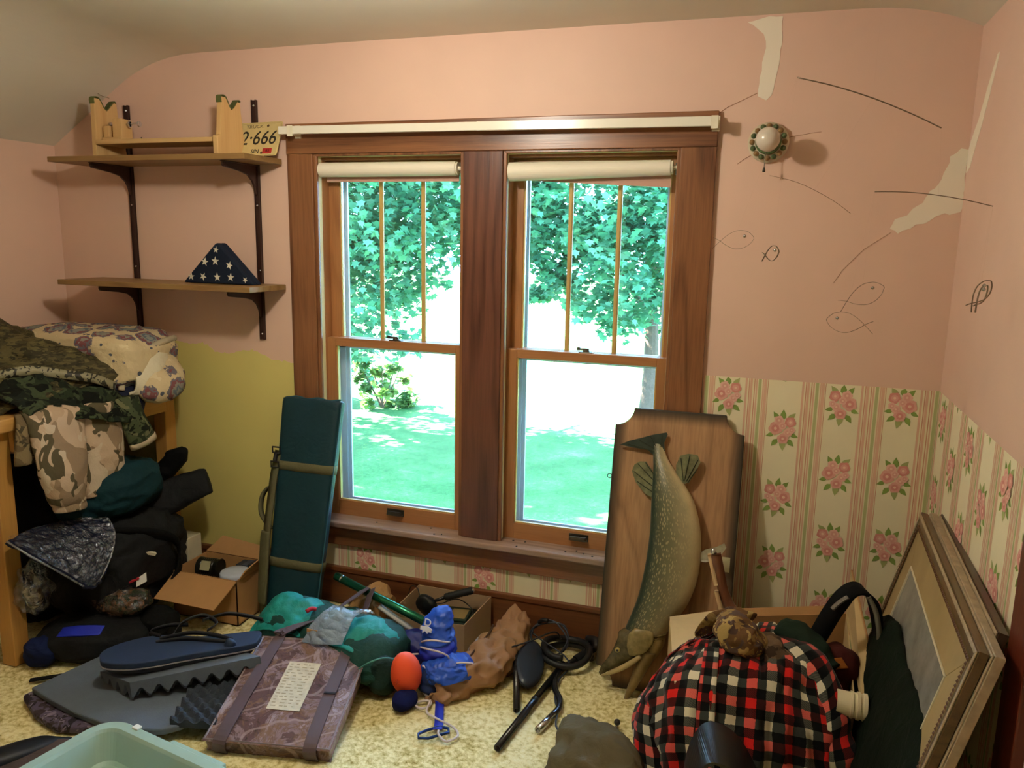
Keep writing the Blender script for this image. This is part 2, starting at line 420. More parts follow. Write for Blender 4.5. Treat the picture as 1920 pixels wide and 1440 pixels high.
cr = MB(); cr.tube([(.345, -.001, 1.645), (.27, -.001, 1.59), (.21, -.001, 1.52), (.185, -.001, 1.475)], .0007, 5)
cr.build('crack_and_shadow_line', plain('crack_shadow', 'bd9578', .9), wall_back)
cr = MB(); cr.tube([(-.235, -.001, 2.03), (-.20, -.001, 2.055), (-.155, -.001, 2.075), (-.105, -.001, 2.098)], .0010, 5)
cr.build('crack_and_shadow_line', plain('shadow_line_fine', 'b3876c', .9), wall_back)  # thin cast shadow, painted on the wall as a darker line
cr = MB(); cr.tube([(-2.85, -.06, 2.195), (-2.835, -.05, 2.18), (-2.80, -.04, 2.17)], .0015, 5); cr.build('crack_and_shadow_line', plain('ceiling_crack', '8d8064', .9), ceil)

# ---------------------------------------------------------------- wallpaper
WP = [plain('wallpaper_ground', 'ece2c0', .75, var=.03), plain('wallpaper_stripe_pink', 'dfb59a', .75, var=.04), plain('wallpaper_stripe_rose', 'cf9479', .75, var=.04),
      plain('wallpaper_stripe_green', 'b9bd86', .75, var=.04), plain('wallpaper_petal', 'e0a698', .75, var=.05), plain('wallpaper_petal_pale', 'e8b8a8', .75, var=.05),
      plain('wallpaper_petal_deep', 'd68f84', .75, var=.05), plain('wallpaper_flower_eye', 'f1cdb8', .75), M['leaf_a'], M['leaf_b']]
BOUQ_F = [(-.012, .030, .017, 5), (.024, .026, .019, 6), (-.022, .002, .023, 4), (.018, -.010, .015, 5), (.004, -.032, .019, 4), (.0, .012, .013, 5), (.030, .000, .012, 5)]
BOUQ_L = [(0, .046, 90, .030), (-.020, .044, 125, .026), (.024, .044, 50, .028), (-.036, -.022, 200, .022), (-.020, -.046, 235, .026), (.004, -.050, 275, .032), (.026, -.044, 315, .026), (.036, -.020, -15, .022)]
def paper(P, u0, u1, v0, v1, cols, stripes, rnd, clip):
    """P(u, v, lift) -> point; cols = [(u, v of one bouquet)]"""
    b = MB()
    def quad(a, c, d, e, lift, mi): b.cur = mi; b.add([P(a, d, lift), P(c, d, lift), P(c, e, lift), P(a, e, lift)], [(0, 1, 2, 3)])
    quad(u0, u1, v0, v1, .0016, 0)
    for s in stripes:
        for du, w, mi in ((-.037, .007, 1), (-.027, .003, 2), (-.020, .008, 1), (-.009, .003, 2), (-.002, .005, 1), (.009, .010, 3), (.020, .004, 1), (.028, .010, 1), (.0365, .002, 2)):
            a, c = s+du-w/2, s+du+w/2
            if c > u0 and a < u1: quad(max(a, u0), min(c, u1), v0, v1, .0020, mi)
    def fill(pts, lift, mi):
        pts = [(min(max(a, u0), u1), min(max(c, v0), v1)) for a, c in pts]
        if max(p[1] for p in pts)-min(p[1] for p in pts) < .002 or max(p[0] for p in pts)-min(p[0] for p in pts) < .002: return
        b.cur = mi; b.add([P(a, c, lift) for a, c in pts], [tuple(range(len(pts)))])
    k = 0
    for cu, cv in cols:
        v = cv
        while v-.25 > v0-.06: v -= .25
        while v < v1+.08:
            k += 1; fx = -1 if (k % 2) else 1; rot = rnd.uniform(-.15, .15)
            if not clip(cu, v):
                for q, (lx, lv, an, ln) in enumerate(BOUQ_L):
                    an = R(an if fx > 0 else 180-an)+rot; w_ = ln*.33
                    d = (cos(an), sin(an)); s_ = (-d[1], d[0]); o = (cu+fx*lx*.9, v+lv*.9)
                    pts = [(o[0]+d[0]*t*ln+s_[0]*ww*w_, o[1]+d[1]*t*ln+s_[1]*ww*w_) for t, ww in ((-.25, 0), (.1, 1), (.45, .95), (1.05, 0), (.45, -.95), (.1, -1))]
                    fill(pts, .0024+.00005*q, 8 if q % 3 != 2 else 9)
                for q, (lx, lv, rr, mi) in enumerate(BOUQ_F):
                    o = (cu+fx*lx*1.05, v+lv*1.05); m_ = 16
                    pts = [(o[0]+rr*(1+.10*cos(5*2*pi*t/m_+q))*cos(2*pi*t/m_), o[1]+rr*(1+.10*cos(5*2*pi*t/m_+q))*sin(2*pi*t/m_)) for t in range(m_)]
                    fill(pts, .0030+.0002*q, mi)
                    pts = [(o[0]+rr*.62*cos(2*pi*t/8), o[1]+rr*.62*sin(2*pi*t/8)) for t in range(8)]; fill(pts, .0031+.0002*q, {4: 6, 5: 4, 6: 4}[mi])
                    pts = [(o[0]+rr*.24*cos(2*pi*t/8), o[1]+rr*.24*sin(2*pi*t/8)) for t in range(8)]; fill(pts, .00315+.0002*q, 7)
            v += .25
    return b
rnd = random.Random(5)
Pb = lambda u, v, l: (u, -l, v)
paper(Pb, -.222, XR-.001, .165, 1.131, [(-.133, 1.066), (.060, .956), (.249, 1.062), (.435, 1.07)], [-.218, -.035, .155, .345, .528], rnd, lambda u, v: False).build('wallpaper', WP, wall_back)
paper(Pb, -1.92, -.222, .165, .300, [(-1.607, .215), (-1.42, .10), (-1.24, .33), (-1.057, .222), (-.87, .33), (-.68, .335), (-.49, .22)], [-1.70, -1.515, -1.33, -1.15, -.965, -.775, -.585, -.40], rnd, lambda u, v: False).build('wallpaper', WP, wall_back)
Pr = lambda u, v, l: (XR-l, -u, v)
paper(Pr, .001, 1.092, .165, 1.131, [(.10+.19*i, 1.05-.11*(i % 2)) for i in range(6)], [.005+.19*i for i in range(7)], rnd, lambda u, v: False).build('wallpaper', WP, wall_right)

# ---------------------------------------------------------------- baseboards, casings
def bar(name, a, b, m, parent=None, bev=.003):
    return MB().box(a, b).build(name, m, parent, bevel=bev)
bb = MB().box((XL, -.016, 0), (XR, .002, .150)).box((XL, -.022, .150), (XR, .002, .170)); struct(bb.build('baseboard_back', M['base_x'], bevel=.003))
bb = MB().box((XL-.002, YF, 0), (XL+.016, -.016, .17)); struct(bb.build('baseboard_left', M['base_y'], bevel=.003))
bb = MB().box((XR-.016, -1.087, 0), (XR+.002, -.016, .17)); struct(bb.build('baseboard_right', M['base_y'], bevel=.003))
struct(bar('trim_1', (-1.932, -.022, 1.925), (-.224, .002, 2.043), M['trim_x']))
struct(bar('trim_2', (-1.930, -.020, .392), (-1.812, .002, 1.925), M['trim_z']))
struct(bar('trim_3', (-1.156, -.020, .392), (-.997, .002, 1.925), M['mull_z']))
struct(bar('trim_4', (-.345, -.020, .392), (-.225, .002, 1.925), M['trim_z']))
M['stool'] = wood('worn_sill', 'a98d7c', '84695a', 'x', 1.0, .22, .6, 12)
struct(bar('trim_5', (-1.96, -.058, .366), (-.195, .05, .392), M['stool'], bev=.006))
stl = bpy.data.objects['trim_5']; rf = random.Random(8)
for x in (-1.30, -1.27, -1.245, -1.10, -.93, -.90, -.885, -.70, -.66, -.64, -1.55, -.60): MB().blob((x+rf.uniform(-.01, .01), rf.uniform(-.045, .02), .3945), (.0045, .0028, .0022), Matrix.Rotation(rf.uniform(0, 3), 3, 'Z'), nu=8, nv=6).build('dead_fly', M['black'], stl)
struct(bar('trim_6', (-1.93, -.018, .272), (-.225, .002, .366), M['trim_x']))
t7 = MB().box((XR-.022, -1.21, 0), (XR+.002, -1.088, 2.06)); struct(t7.build('trim_7', M['redwood'], bevel=.004))

# ---------------------------------------------------------------- windows
def window(name, xa, xb, glass_lo, glass_up, munt):
    """one double-hung window: xa..xb jamb faces"""
    root = bpy.data.objects.new(name, None); C.objects.link(root); root.location = ((xa+xb)/2, .05, .392); struct(root)
    j = MB().box((xa-.008, .0, .39), (xa+.004, .034, 1.93)).box((xb-.004, .0, .39), (xb+.008, .034, 1.93)).box((xa, .0, 1.915), (xb, .034, 1.936)); j.build('jamb_liner', M['cream'], root, bevel=.001)
    j = MB().box((xa-.008, .034, .38), (xa+.006, .165, 1.93)).box((xb-.006, .034, .38), (xb+.008, .165, 1.93)).box((xa, .034, 1.905), (xb, .165, 1.936)); j.build('jamb', M['sash_z'], root)
    st = MB().box((xa-.006, -.012, .392), (xa+.010, .002, 1.925)).box((xb-.010, -.012, .392), (xb+.006, .002, 1.925)).box((xa, -.012, 1.915), (xb, .002, 1.93)); st.build('stop_bead', M['trim_z'], root, bevel=.003)
    sl = MB().box((xa, .03, .36), (xb, .20, .384)); sl.build('sill', M['trim_x'], root)
    # lower sash
    g0, g1 = glass_lo; ya, yb = .042, .076
    b = MB().box((xa+.005, ya, .384), (g0, yb, 1.176)).box((g1, ya, .384), (xb-.005, yb, 1.176)); lo = b.build('lower_sash', M['sash_z'], root, bevel=.002)
    b = MB().box((g0, ya, .384), (g1, yb, .458)).box((g0, ya, 1.141), (g1, yb+.004, 1.176)); b.build('sash_rail', M['sash_x'], lo, bevel=.002)
    b = MB().box((g0-.004, ya+.006, .454), (g0+.005, ya+.014, 1.145)).box((g1-.005, ya+.006, .454), (g1+.004, ya+.014, 1.145)).box((g0, ya+.006, .454), (g1, ya+.014, .463)); b.build('glazing_bead', M['muntin'], lo)
    MB().box((g0-.005, .058, .45), (g1+.005, .061, 1.15)).build('pane', M['glass'], lo)
    xm = (g0+g1)/2
    lf = MB(); lf.prism([(-.036, 0), (.036, 0), (.038, -.016), (.030, -.024), (-.030, -.024), (-.038, -.016)], .425, .4275, Matrix.Translation((xm, ya, 0)))
    lf.prism([(-.030, -.022), (.030, -.022), (.036, -.015), (-.036, -.015)], .4275, .442, Matrix.Translation((xm, ya, 0))); lf.box((xm-.040, ya-.002, .418), (xm+.040, ya, .448)); lf.build('sash_lift', M['bronze'], lo, bevel=.001)
    lk = MB().box((xm-.028, ya+.004, 1.176), (xm+.028, ya+.028, 1.180)); lk.lathe([(.013, 1.180), (.013, 1.186), (.008, 1.190), (0, 1.190)], Matrix.Translation((xm, ya+.016, 0)), 14)
    lk.box((xm-.030, ya+.006, 1.186), (xm+.012, ya+.020, 1.194)); lk.box((xm-.034, ya+.002, 1.186), (xm-.022, ya+.022, 1.198)); lk.build('sash_lock', M['bronze'], lo, bevel=.0015)
    # upper sash
    g0, g1 = glass_up; ya, yb = .084, .118
    b = MB().box((xa+.005, ya, 1.15), (g0, yb, 1.905)).box((g1, ya, 1.15), (xb-.005, yb, 1.905)); up = b.build('upper_sash', M['sash_z'], root, bevel=.002)
    b = MB().box((g0, ya, 1.145), (g1, yb, 1.176)).box((g0, ya, 1.855), (g1, yb, 1.905)); b.build('sash_rail', M['sash_x'], up, bevel=.002)
    b = MB().box((g0-.003, ya+.004, 1.176), (g0+.006, ya+.014, 1.855)).box((g1-.006, ya+.004, 1.176), (g1+.003, ya+.014, 1.855)); b.build('glazing_bead', M['muntin'], up)
    xs = [g0]+munt+[g1]
    for x in munt: MB().prism([(-.009, 0), (.009, 0), (.009, -.008), (.004, -.014), (-.004, -.014), (-.009, -.008)], 1.176, 1.855, Matrix.Translation((x, ya+.016, 0))).build('muntin', M['muntin'], up)
    for a, c in zip(xs, xs[1:]): MB().box((a+.006, .100, 1.17), (c-.006, .103, 1.86)).build('pane', M['glass'], up)
    # outer storm window
    b = MB()
    for a, c, d, e in ((xa+.006, .385, xa+.040, 1.905), (xb-.040, .385, xb-.006, 1.905)): b.box((a, .138, d if d < c else d), (c, .158, e)) if False else b.box((a, .138, c), (d, .158, e))
    b.box((xa+.006, .138, .385), (xb-.006, .158, .420)).box((xa+.006, .138, 1.12), (xb-.006, .150, 1.150)).box((xa+.006, .138, 1.87), (xb-.006, .158, 1.905))
    b.box((xa+.040, .144, .42), (xa+.056, .156, 1.87)).box((xb-.056, .144, .42), (xb-.040, .156, 1.87)).box((xa+.05, .144, .42), (xb-.05, .156, .440))
    sf = b.build('storm_frame', M['whitewood'], root, bevel=.0015)
    MB().box((xa+.045, .149, .43), (xb-.045, .151, 1.88)).build('storm_pane', M['glass'], sf)
    return root
window('window_1', -1.806, -1.160, (-1.758, -1.207), (-1.752, -1.185), [-1.562, -1.373])
window('window_2', -.994, -.348, (-.947, -.398), (-.944, -.384), [-.759, -.572])

# ---------------------------------------------------------------- outside: lawn, trees, shrubs
def grass_mat():
    m = NT('lawn_grass'); co = m.coord()
    k = m.math('ADD', m.math('MULTIPLY', m.noise(co, 1.2, 4, .6), .5), m.math('MULTIPLY', m.noise(co, 14, 5, .8), .6))
    m.col(m.ramp(k, [(0.36, '234d22'), (0.50, '315f2f'), (0.62, '436f3d'), (0.78, '7d8f62')])); m.bump(m.noise(co, 30, 3), .5, .05)
    return m.fin(.9, 0, .15)
lw = MB(); gx, gy = 60, 60; vs = []
for j in range(gy+1):
    for i in range(gx+1):
        x = -60+90*i/gx; y = .9+95*(j/gy)**1.6
        vs.append((x, y, -2.9+.12*noise.noise(V((x*.2, y*.2, 0)))))
lw.add(vs, [(j*(gx+1)+i, j*(gx+1)+i+1, (j+1)*(gx+1)+i+1, (j+1)*(gx+1)+i) for j in range(gy) for i in range(gx)])
lawn = lw.build('lawn', grass_mat(), smooth=True); struct(lawn)
def leaf_mat(name, a, b, c):
    m = NT(name); co = m.coord(); m.col(m.ramp(m.noise(co, 1.1, 3, .7), [(.3, a), (.5, b), (.7, c)])); m.b.inputs['Roughness'].default_value = .6
    tr = m.n('ShaderNodeBsdfTranslucent'); m.l(m.b.inputs['Base Color'].links[0].from_socket, tr.inputs['Color'])
    mx = m.n('ShaderNodeMixShader'); mx.inputs[0].default_value = .35; m.l(m.b.outputs[0], mx.inputs[1]); m.l(tr.outputs[0], mx.inputs[2]); m.l(mx.outputs[0], m.out.inputs['Surface'])
    return m.m
LF = leaf_mat('maple_leaves', '3a7355', '4a8862', '6e9c74'); SH = leaf_mat('shrub_leaves', '2e5a2c', '587a36', '8a9a58')
BARK = plain('bark', '5b4a3c', .9, bump=.6, bscale=20, bdist=.03)
LEAF = [(0, -.5), (.22, -.32), (.52, -.30), (.36, .02), (.50, .26), (.18, .20), (0, .62), (-.18, .20), (-.50, .26), (-.36, .02), (-.52, -.30), (-.22, -.32)]
def leaves(b, centre, rad, n, size, rnd, shell=.45):
    cx, cy, cz = centre
    clumps = []
    for _ in range(int(n/55)+1):
        while True:
            d = V((rnd.uniform(-1, 1), rnd.uniform(-1, 1), rnd.uniform(-1, 1)))
            if shell < d.length < 1: break
        clumps.append(V((cx+d.x*rad[0], cy+d.y*rad[1], cz+d.z*rad[2])))
    vs = b.v
    for i in range(n):
        c = clumps[i % len(clumps)]+V((rnd.gauss(0, .42), rnd.gauss(0, .42), rnd.gauss(0, .36)))*(rad[0]/4.2)
        a = rnd.uniform(0, 2*pi); tl = rnd.uniform(-.9, .5); s_ = size*rnd.uniform(.7, 1.25)
        x = V((cos(a), sin(a), 0)); y = V((-sin(a)*cos(tl), cos(a)*cos(tl), sin(tl)-.5)).normalized(); 
        o = len(vs)
        for u, v in LEAF: q = c+x*(u*s_)+y*(v*s_); vs.append((q.x, q.y, q.z))
        b.f.append(list(range(o, o+12))); b.mi.append(0)
def tree(name, label, x, y, base, clusters, n, size, seed, group=None, trunk=(.24, 6)):
    rnd = random.Random(seed); t = thing(name, label, 'tree', (x, y, -2.9), group)
    b = MB()
    for (c, r, k) in clusters: leaves(b, c, r, int(n*k), size, rnd)
    b.build('foliage', LF, t, kind='stuff')
    tb = MB(); r0, h = trunk
    tb.tube([(x, y, -2.95), (x+.1, y, -1), (x-.05, y+.1, 1.5), (x, y, h-2.9)], [r0*1.25, r0, r0*.75, r0*.3], 12, sub=3)
    for q in range(6):
        a = q*1.05+seed; z = 0+q*.6
        tb.tube([(x, y, z), (x+1.2*cos(a), y+1.2*sin(a), z+1.1), (x+2.6*cos(a), y+2.6*sin(a), z+1.7)], [r0*.5, r0*.3, r0*.1], 8, sub=3)
    tb.build('trunk', BARK, t); return t
tree('maple_tree', 'big leafy maple filling the left window above the lawn', -11.4, 13.2, -2.9,
     [((-9.6, 12.4, 3.2), (3.4, 2.6, 2.9), .42), ((-6.9, 12.0, 3.1), (2.4, 2.3, 2.6), .34), ((-8.5, 11.6, .5), (2.0, 1.3, 1.6), .16), ((-13.5, 12.6, 3), (3, 2.6, 3), .14)], 24000, .17, 11, 'maples around the lawn', trunk=(.26, 8))
tree('maple_tree', 'paler maple seen through the upper right window above the sunlit field', -2.6, 14.6, -2.9,
     [((-3.5, 13.3, 3.4), (2.6, 2.2, 2.7), .58), ((-2.7, 13.0, 1.2), (1.5, 1.5, 1.5), .18), ((-4.7, 13.2, 1.5), (1.0, 1.2, 1.2), .12), ((.6, 13.6, 3.2), (2.2, 2.2, 2.4), .12)], 20000, .165, 23, 'maples around the lawn', trunk=(.16, 7.5))
tree('maple_tree', 'dense shade maple at the left edge of the lawn outside the left window', -17.5, 9.5, -2.9,
     [((-16.6, 9.6, 2.8), (4.2, 2.6, 2.6), .6), ((-12.6, 9.8, 4.2), (2.6, 2.0, 1.8), .4)], 9000, .24, 57, 'maples around the lawn', trunk=(.3, 7))
def shrub(label, x, y, r, h, seed, m=SH, n=900):
    rnd = random.Random(seed); t = thing('shrub', label, 'shrub', (x, y, -2.9))
    b = MB(); leaves(b, (x, y, -2.9+h*.5), (r, r*.8, h*.55), n, .17, rnd, .1); b.build('foliage', m, t, kind='stuff')
    s_ = MB()
    for q in range(5): a = q*1.3; s_.tube([(x, y, -2.9), (x+r*.3*cos(a), y+r*.3*sin(a), -2.9+h*.4), (x+r*.6*cos(a), y+r*.6*sin(a), -2.9+h*.8)], [.03, .02, .008], 6, sub=2)
    s_.build('stem', BARK, t)
shrub('pale flowering shrub at the edge of the lawn behind the left window', -9.7, 15.6, .95, 1.5, 31)
shrub('darker low shrub left of the pale flowering one outside the left window', -11.4, 16.2, 1.0, 1.3, 37, LF)
tree('young_tree', 'slim leafy tree at the right edge of the right window', -2.95, 18.8, -2.9, [((-2.95, 18.8, -1.4), (.5, .5, 1.5), 1)], 900, .2, 41, trunk=(.07, 3))
# ---------------------------------------------------------------- more materials
M['oak_x'] = wood('shelf_board_x', '9c7a4c', '7a5a34', 'x', 1.0, .45, .35, 10)
M['pale_x'] = wood('pale_pine_x', 'd9b47c', 'c49a62', 'x', 1.0, .5, .3, 6)
M['pale_z'] = wood('pale_pine_z', 'd9b47c', 'c49a62', 'z', 1.0, .5, .3, 6)
M['desk_y'] = wood('desk_birch_y', 'c99a58', 'ae7f42', 'y', 1.0, .35, .45, 6)
M['desk_z'] = wood('desk_birch_z', 'c4944f', 'a8783c', 'z', 1.0, .35, .45, 6)
M['brown_steel'] = plain('dark_brown_steel', '3a241d', .45, .2, .5)
M['felt'] = fabric('green_felt', '5d6238')
M['card'] = plain('cardboard', 'b08556', .85, var=.06, bump=.15, bscale=40)
M['card_pale'] = plain('pale_cardboard', 'c2a878', .85, var=.05, bump=.15, bscale=40)
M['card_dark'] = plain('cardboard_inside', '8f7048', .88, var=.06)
M['blackcloth'] = fabric('black_cloth', '0a0c0d', .85, 300, .2, spec=.2)
M['blackcloth2'] = fabric('charcoal_cloth', '101315', .8, 300, .2, spec=.3)
M['tealcloth'] = fabric('dark_teal_cloth', '10323a', .8, 300, .2, spec=.2)
M['navy'] = fabric('navy_cloth', '0f1730', .75, 300, .2, spec=.3)
M['olive'] = fabric('olive_webbing', '625f45', .8, 700, .12)
M['white'] = plain('white_plastic', 'e6e6df', .4, spec=.5)
M['ivory'] = plain('ivory_plastic', 'e3dcc4', .4, spec=.5)
M['clear'] = clear('clear_plastic', .70)
def text(body, size, Mx, m, parent, name='lettering', depth=.0006, shear=0, sx=1.0):
    cu = bpy.data.curves.new('t', 'FONT'); cu.body = body; cu.size = size; cu.extrude = depth; cu.align_x = 'CENTER'; cu.align_y = 'CENTER'; cu.shear = shear; cu.resolution_u = 3
    o = bpy.data.objects.new('t', cu); C.objects.link(o)
    me = bpy.data.meshes.new_from_object(o.evaluated_get(bpy.context.evaluated_depsgraph_get()))
    bpy.data.objects.remove(o)
    b = MB(); S = Mx @ Matrix.Diagonal((sx, 1, 1, 1))
    b.add([S @ v.co for v in me.vertices], [tuple(f.vertices) for f in me.polygons])
    return b.build(name, m, parent)

# ---------------------------------------------------------------- wall shelf
t = thing('wall_shelf', 'two-tier brown bracket shelf on the pink wall left of the windows', 'shelf', (-2.42, 0, 1.155))
for top in (1.906, 1.396): MB().box((-2.932, -.262, top-.022), (-1.956, -.016, top)).build('shelf_board', M['oak_x'], t, bevel=.002)
for x in (-2.742, -2.086):
    b = MB().box((x-.011, -.004, 1.155), (x+.011, .0, 2.143)).box((x-.011, -.015, 1.155), (x-.008, 0, 2.143)).box((x+.008, -.015, 1.155), (x+.011, 0, 2.143)).box((x-.009, -.011, 1.157), (x+.009, -.009, 2.141))
    s = b.build('standard', M['brown_steel'], t)
    b = MB()
    for z in (1.18, 1.45, 1.72, 2.12): MB().lathe([(.005, 0), (.005, .002), (.003, .004), (0, .004)], axis_m((x, -.011, z), (0, -1, 0)), 10).build('screw', M['chrome'], s)
    for top in (1.884, 1.374):
        pr = [(-.012, top), (-.225, top), (-.228, top-.012), (-.222, top-.022), (-.12, top-.034), (-.07, top-.045), (-.042, top-.066), (-.028, top-.09), (-.022, top-.115), (-.012, top-.125)]
        b = MB().prism([(y, z) for y, z in pr][::-1], -.005, .005, Matrix(((0, 0, 1, x), (1, 0, 0, 0), (0, 1, 0, 0), (0, 0, 0, 1))))
        b.box((x-.010, -.226, top-.004), (x+.010, -.014, top)); b.build('bracket', M['brown_steel'], t, bevel=.0015)
# gun cradle on the top board
Z = 1.907; t = thing('gun_cradle', 'pale wooden gun cleaning cradle with notched ends on the top shelf', 'cradle', (-2.42, -.12, Z))
def YZ(x): return Matrix(((0, 0, 1, x), (1, 0, 0, 0), (0, 1, 0, 0), (0, 0, 0, 1)))
for x, poly, ears in ((-2.735, [(-.205, Z), (-.035, Z), (-.045, Z+.05), (-.075, 2.085), (-.080, 2.137), (-.092, 2.139), (-.135, 2.098), (-.172, 2.143), (-.198, 2.143)], None),
                (-2.108, [(-.232, Z), (-.035, Z), (-.035, 1.972), (-.068, 1.985), (-.085, 2.118), (-.100, 2.122), (-.140, 2.083), (-.172, 2.127), (-.196, 2.127), (-.212, 1.982), (-.232, 1.978)], None)):
    MB().prism(poly, -.011, .011, YZ(x)).build('end_board', M['pale_z'], t, bevel=.002)
    k = max(p[1] for p in poly); f = MB()
    f.ribbon([(x, -.199, k-.022), (x, -.199, k+.002), (x, -.171, k+.002), (x, -.139, k-.041), (x, -.098, k-.001), (x, -.082, k-.004)], (1, 0, 0), .024, .004, 3)
    f.build('felt_pad', M['felt'], t)
MB().box((-2.722, -.21, 1.957), (-2.119, -.05, 1.975)).build('platform', M['pale_x'], t, bevel=.002)
MB().box((-2.70, -.195, 1.9755), (-2.60, -.10, 1.986)).build('clamp_base', M['pale_x'], t, bevel=.002)
MB().box((-2.662, -.175, 1.986), (-2.615, -.115, 2.062)).build('clamp_block', M['pale_z'], t, bevel=.002)
MB().box((-2.712, -.175, 1.986), (-2.682, -.125, 2.035)).build('clamp_block', M['pale_z'], t, bevel=.002)
MB().box((-2.185, -.13, 1.9755), (-2.135, -.07, 2.000)).build('rest_block', M['pale_x'], t, bevel=.002)
b = MB().tube([(-2.72, -.145, 2.04), (-2.545, -.145, 2.045)], .0035, 8)
for x in (-2.70, -2.600, -2.55): b.lathe([(.004, -.004), (.011, -.004), (.011, .004), (.004, .004)], axis_m((x, -.145, 2.042), (1, 0, 0)), 8)
b.box((-2.602, -.150, 2.028), (-2.596, -.140, 2.058)).build('clamp_bolt', M['chrome'], t)
b = MB().tube([(-2.60, -.12, 1.985), (-2.58, -.12, 1.979), (-2.565, -.12, 1.984), (-2.567, -.12, 1.992)], .003, 6, sub=3); b.build('hook', M['bronze'], t)
# licence plate leaning on the wall
ux, uy = V((1, 0, .02)), V((-.075, .40, .92))
PL = frame((-2.083, -.061, 1.980), ux, uy)
t = thing('license_plate', 'old cream truck license plate leaning on the wall behind the cradle', 'plate', (-2.08, -.07, Z))
PLM = plain('plate_cream', 'd6c288', .4, .2, .4); INK = plain('plate_black', '2a2620', .5)
rr = [(-.152+.012*(1-cos(a)), 0) for a in (0,)]
def rrect(w, h, r, n=5):
    o = []
    for cx, cy, a0 in ((w/2-r, h/2-r, 0), (-w/2+r, h/2-r, 90), (-w/2+r, -h/2+r, 180), (w/2-r, -h/2+r, 270)):
        for k in range(n+1): a = R(a0+90*k/n); o.append((cx+r*cos(a), cy+r*sin(a)))
    return o
MB().prism(rrect(.305, .152, .012), -.0008, .0008, PL).build('plate_sheet', PLM, t)
b = MB()
for k in (1,):
    o = rrect(.295, .142, .010); b.tube([PL @ V((x, y, .001)) for x, y in o], .0018, 6, closed=True)
b.build('embossed_rim', PLM, t, smooth=True)
text('TRUCK', .020, PL @ Matrix.Translation((.022, .056, .0014)), plain('plate_faded', '8d7c58', .6), t, sx=1.25)
text('2\u00b7666', .088, PL @ Matrix.Translation((.050, .002, .0014)), INK, t, shear=.12, sx=.86)
text('SIN', .026, PL @ Matrix.Translation((.046, -.056, .0014)), INK, t, sx=1.0)
MB().prism([(.082, -.066), (.125, -.066), (.125, -.043), (.082, -.043)], .0008, .0016, PL).build('renewal_sticker', plain('sticker_red', 'b0302c', .5), t)
text('82', .018, PL @ Matrix.Translation((.106, -.055, .0018)), plain('sticker_ink', '3a1512', .6), t)
RH = plain('rusty_hole', '5a4530', .7)
for x, y in ((.085, .058), (-.085, .058), (.078, -.062)): MB().lathe([(.0055, 0), (.0055, .0012), (0, .0014)], PL @ Matrix.Translation((x, y, .0006)), 12).build('bolt_hole', RH, t)
# folded flag
t = thing('folded_flag', 'triangular folded navy flag with white stars on the lower shelf', 'flag', (-2.19, -.13, 1.397))
b = MB(); tri = [(-2.362, 1.398), (-2.012, 1.398), (-2.020, 1.408), (-2.173, 1.558), (-2.184, 1.565), (-2.196, 1.558), (-2.354, 1.408)]
FM = Matrix(((1, 0, 0, 0), (0, 0, -1, 0), (0, 1, 0, 0), (0, 0, 0, 1)))
FLAG = fabric('flag_navy', '1b2434', .8, 600, .12)
b.prism(tri, .100, .128, FM); b.prism([(x*.985-2.187*.015, z) for x, z in tri], .128, .158, FM); b.build('flag_cloth', FLAG, t, bevel=.006)
STW = fabric('flag_white', 'd8d2bd', .85)
def star(pts):
    b = MB(); b.add([(x, -.1592, z) for x, z in pts]+[(x, -.157, z) for x, z in pts], [tuple(range(9, -1, -1))]+[(k, (k+1) % 10, 10+(k+1) % 10, 10+k) for k in range(10)]); b.build('star', STW, t)
for sx, sz, rot, s_ in ((-2.318, 1.424, .1, .017), (-2.258, 1.425, .5, .017), (-2.188, 1.425, 0, .018), (-2.122, 1.426, .1, .018), (-2.052, 1.417, .6, .013), (-2.246, 1.486, .2, .018), (-2.194, 1.490, .05, .019), (-2.126, 1.474, .3, .017), (-2.188, 1.536, .15, .014)):
    pts = [(sx+(s_ if k % 2 == 0 else s_*.4)*sin(rot+k*pi/5), sz+(s_ if k % 2 == 0 else s_*.4)*cos(rot+k*pi/5)) for k in range(10)]
    MB().add([(x, -.1589, z) for x, z in pts], [tuple(range(9, -1, -1))]) if False else star(pts)

# ---------------------------------------------------------------- desk
t = thing('desk', 'blond wooden desk along the left wall, heaped with clothes', 'desk', (-2.85, -.48, 0))
MB().box((-3.168, -.958, .897), (-2.532, -.024, .945)).build('desktop', M['desk_y'], t, bevel=.005)
b = MB().box((-2.578, -.84, .812), (-2.556, -.085, .897)); b.build('apron', M['desk_y'], t, bevel=.002)
b = MB().box((-3.09, -.895, .812), (-2.64, -.873, .897)); b.build('apron', M['desk_y'], t, bevel=.002)
for x, y in ((-2.642, -.902), (-2.625, -.090), (-3.155, -.902), (-3.155, -.090)): MB().box((x, y, 0), (x+.065, y+.064, .897)).build('leg', M['desk_z'], t, bevel=.004)
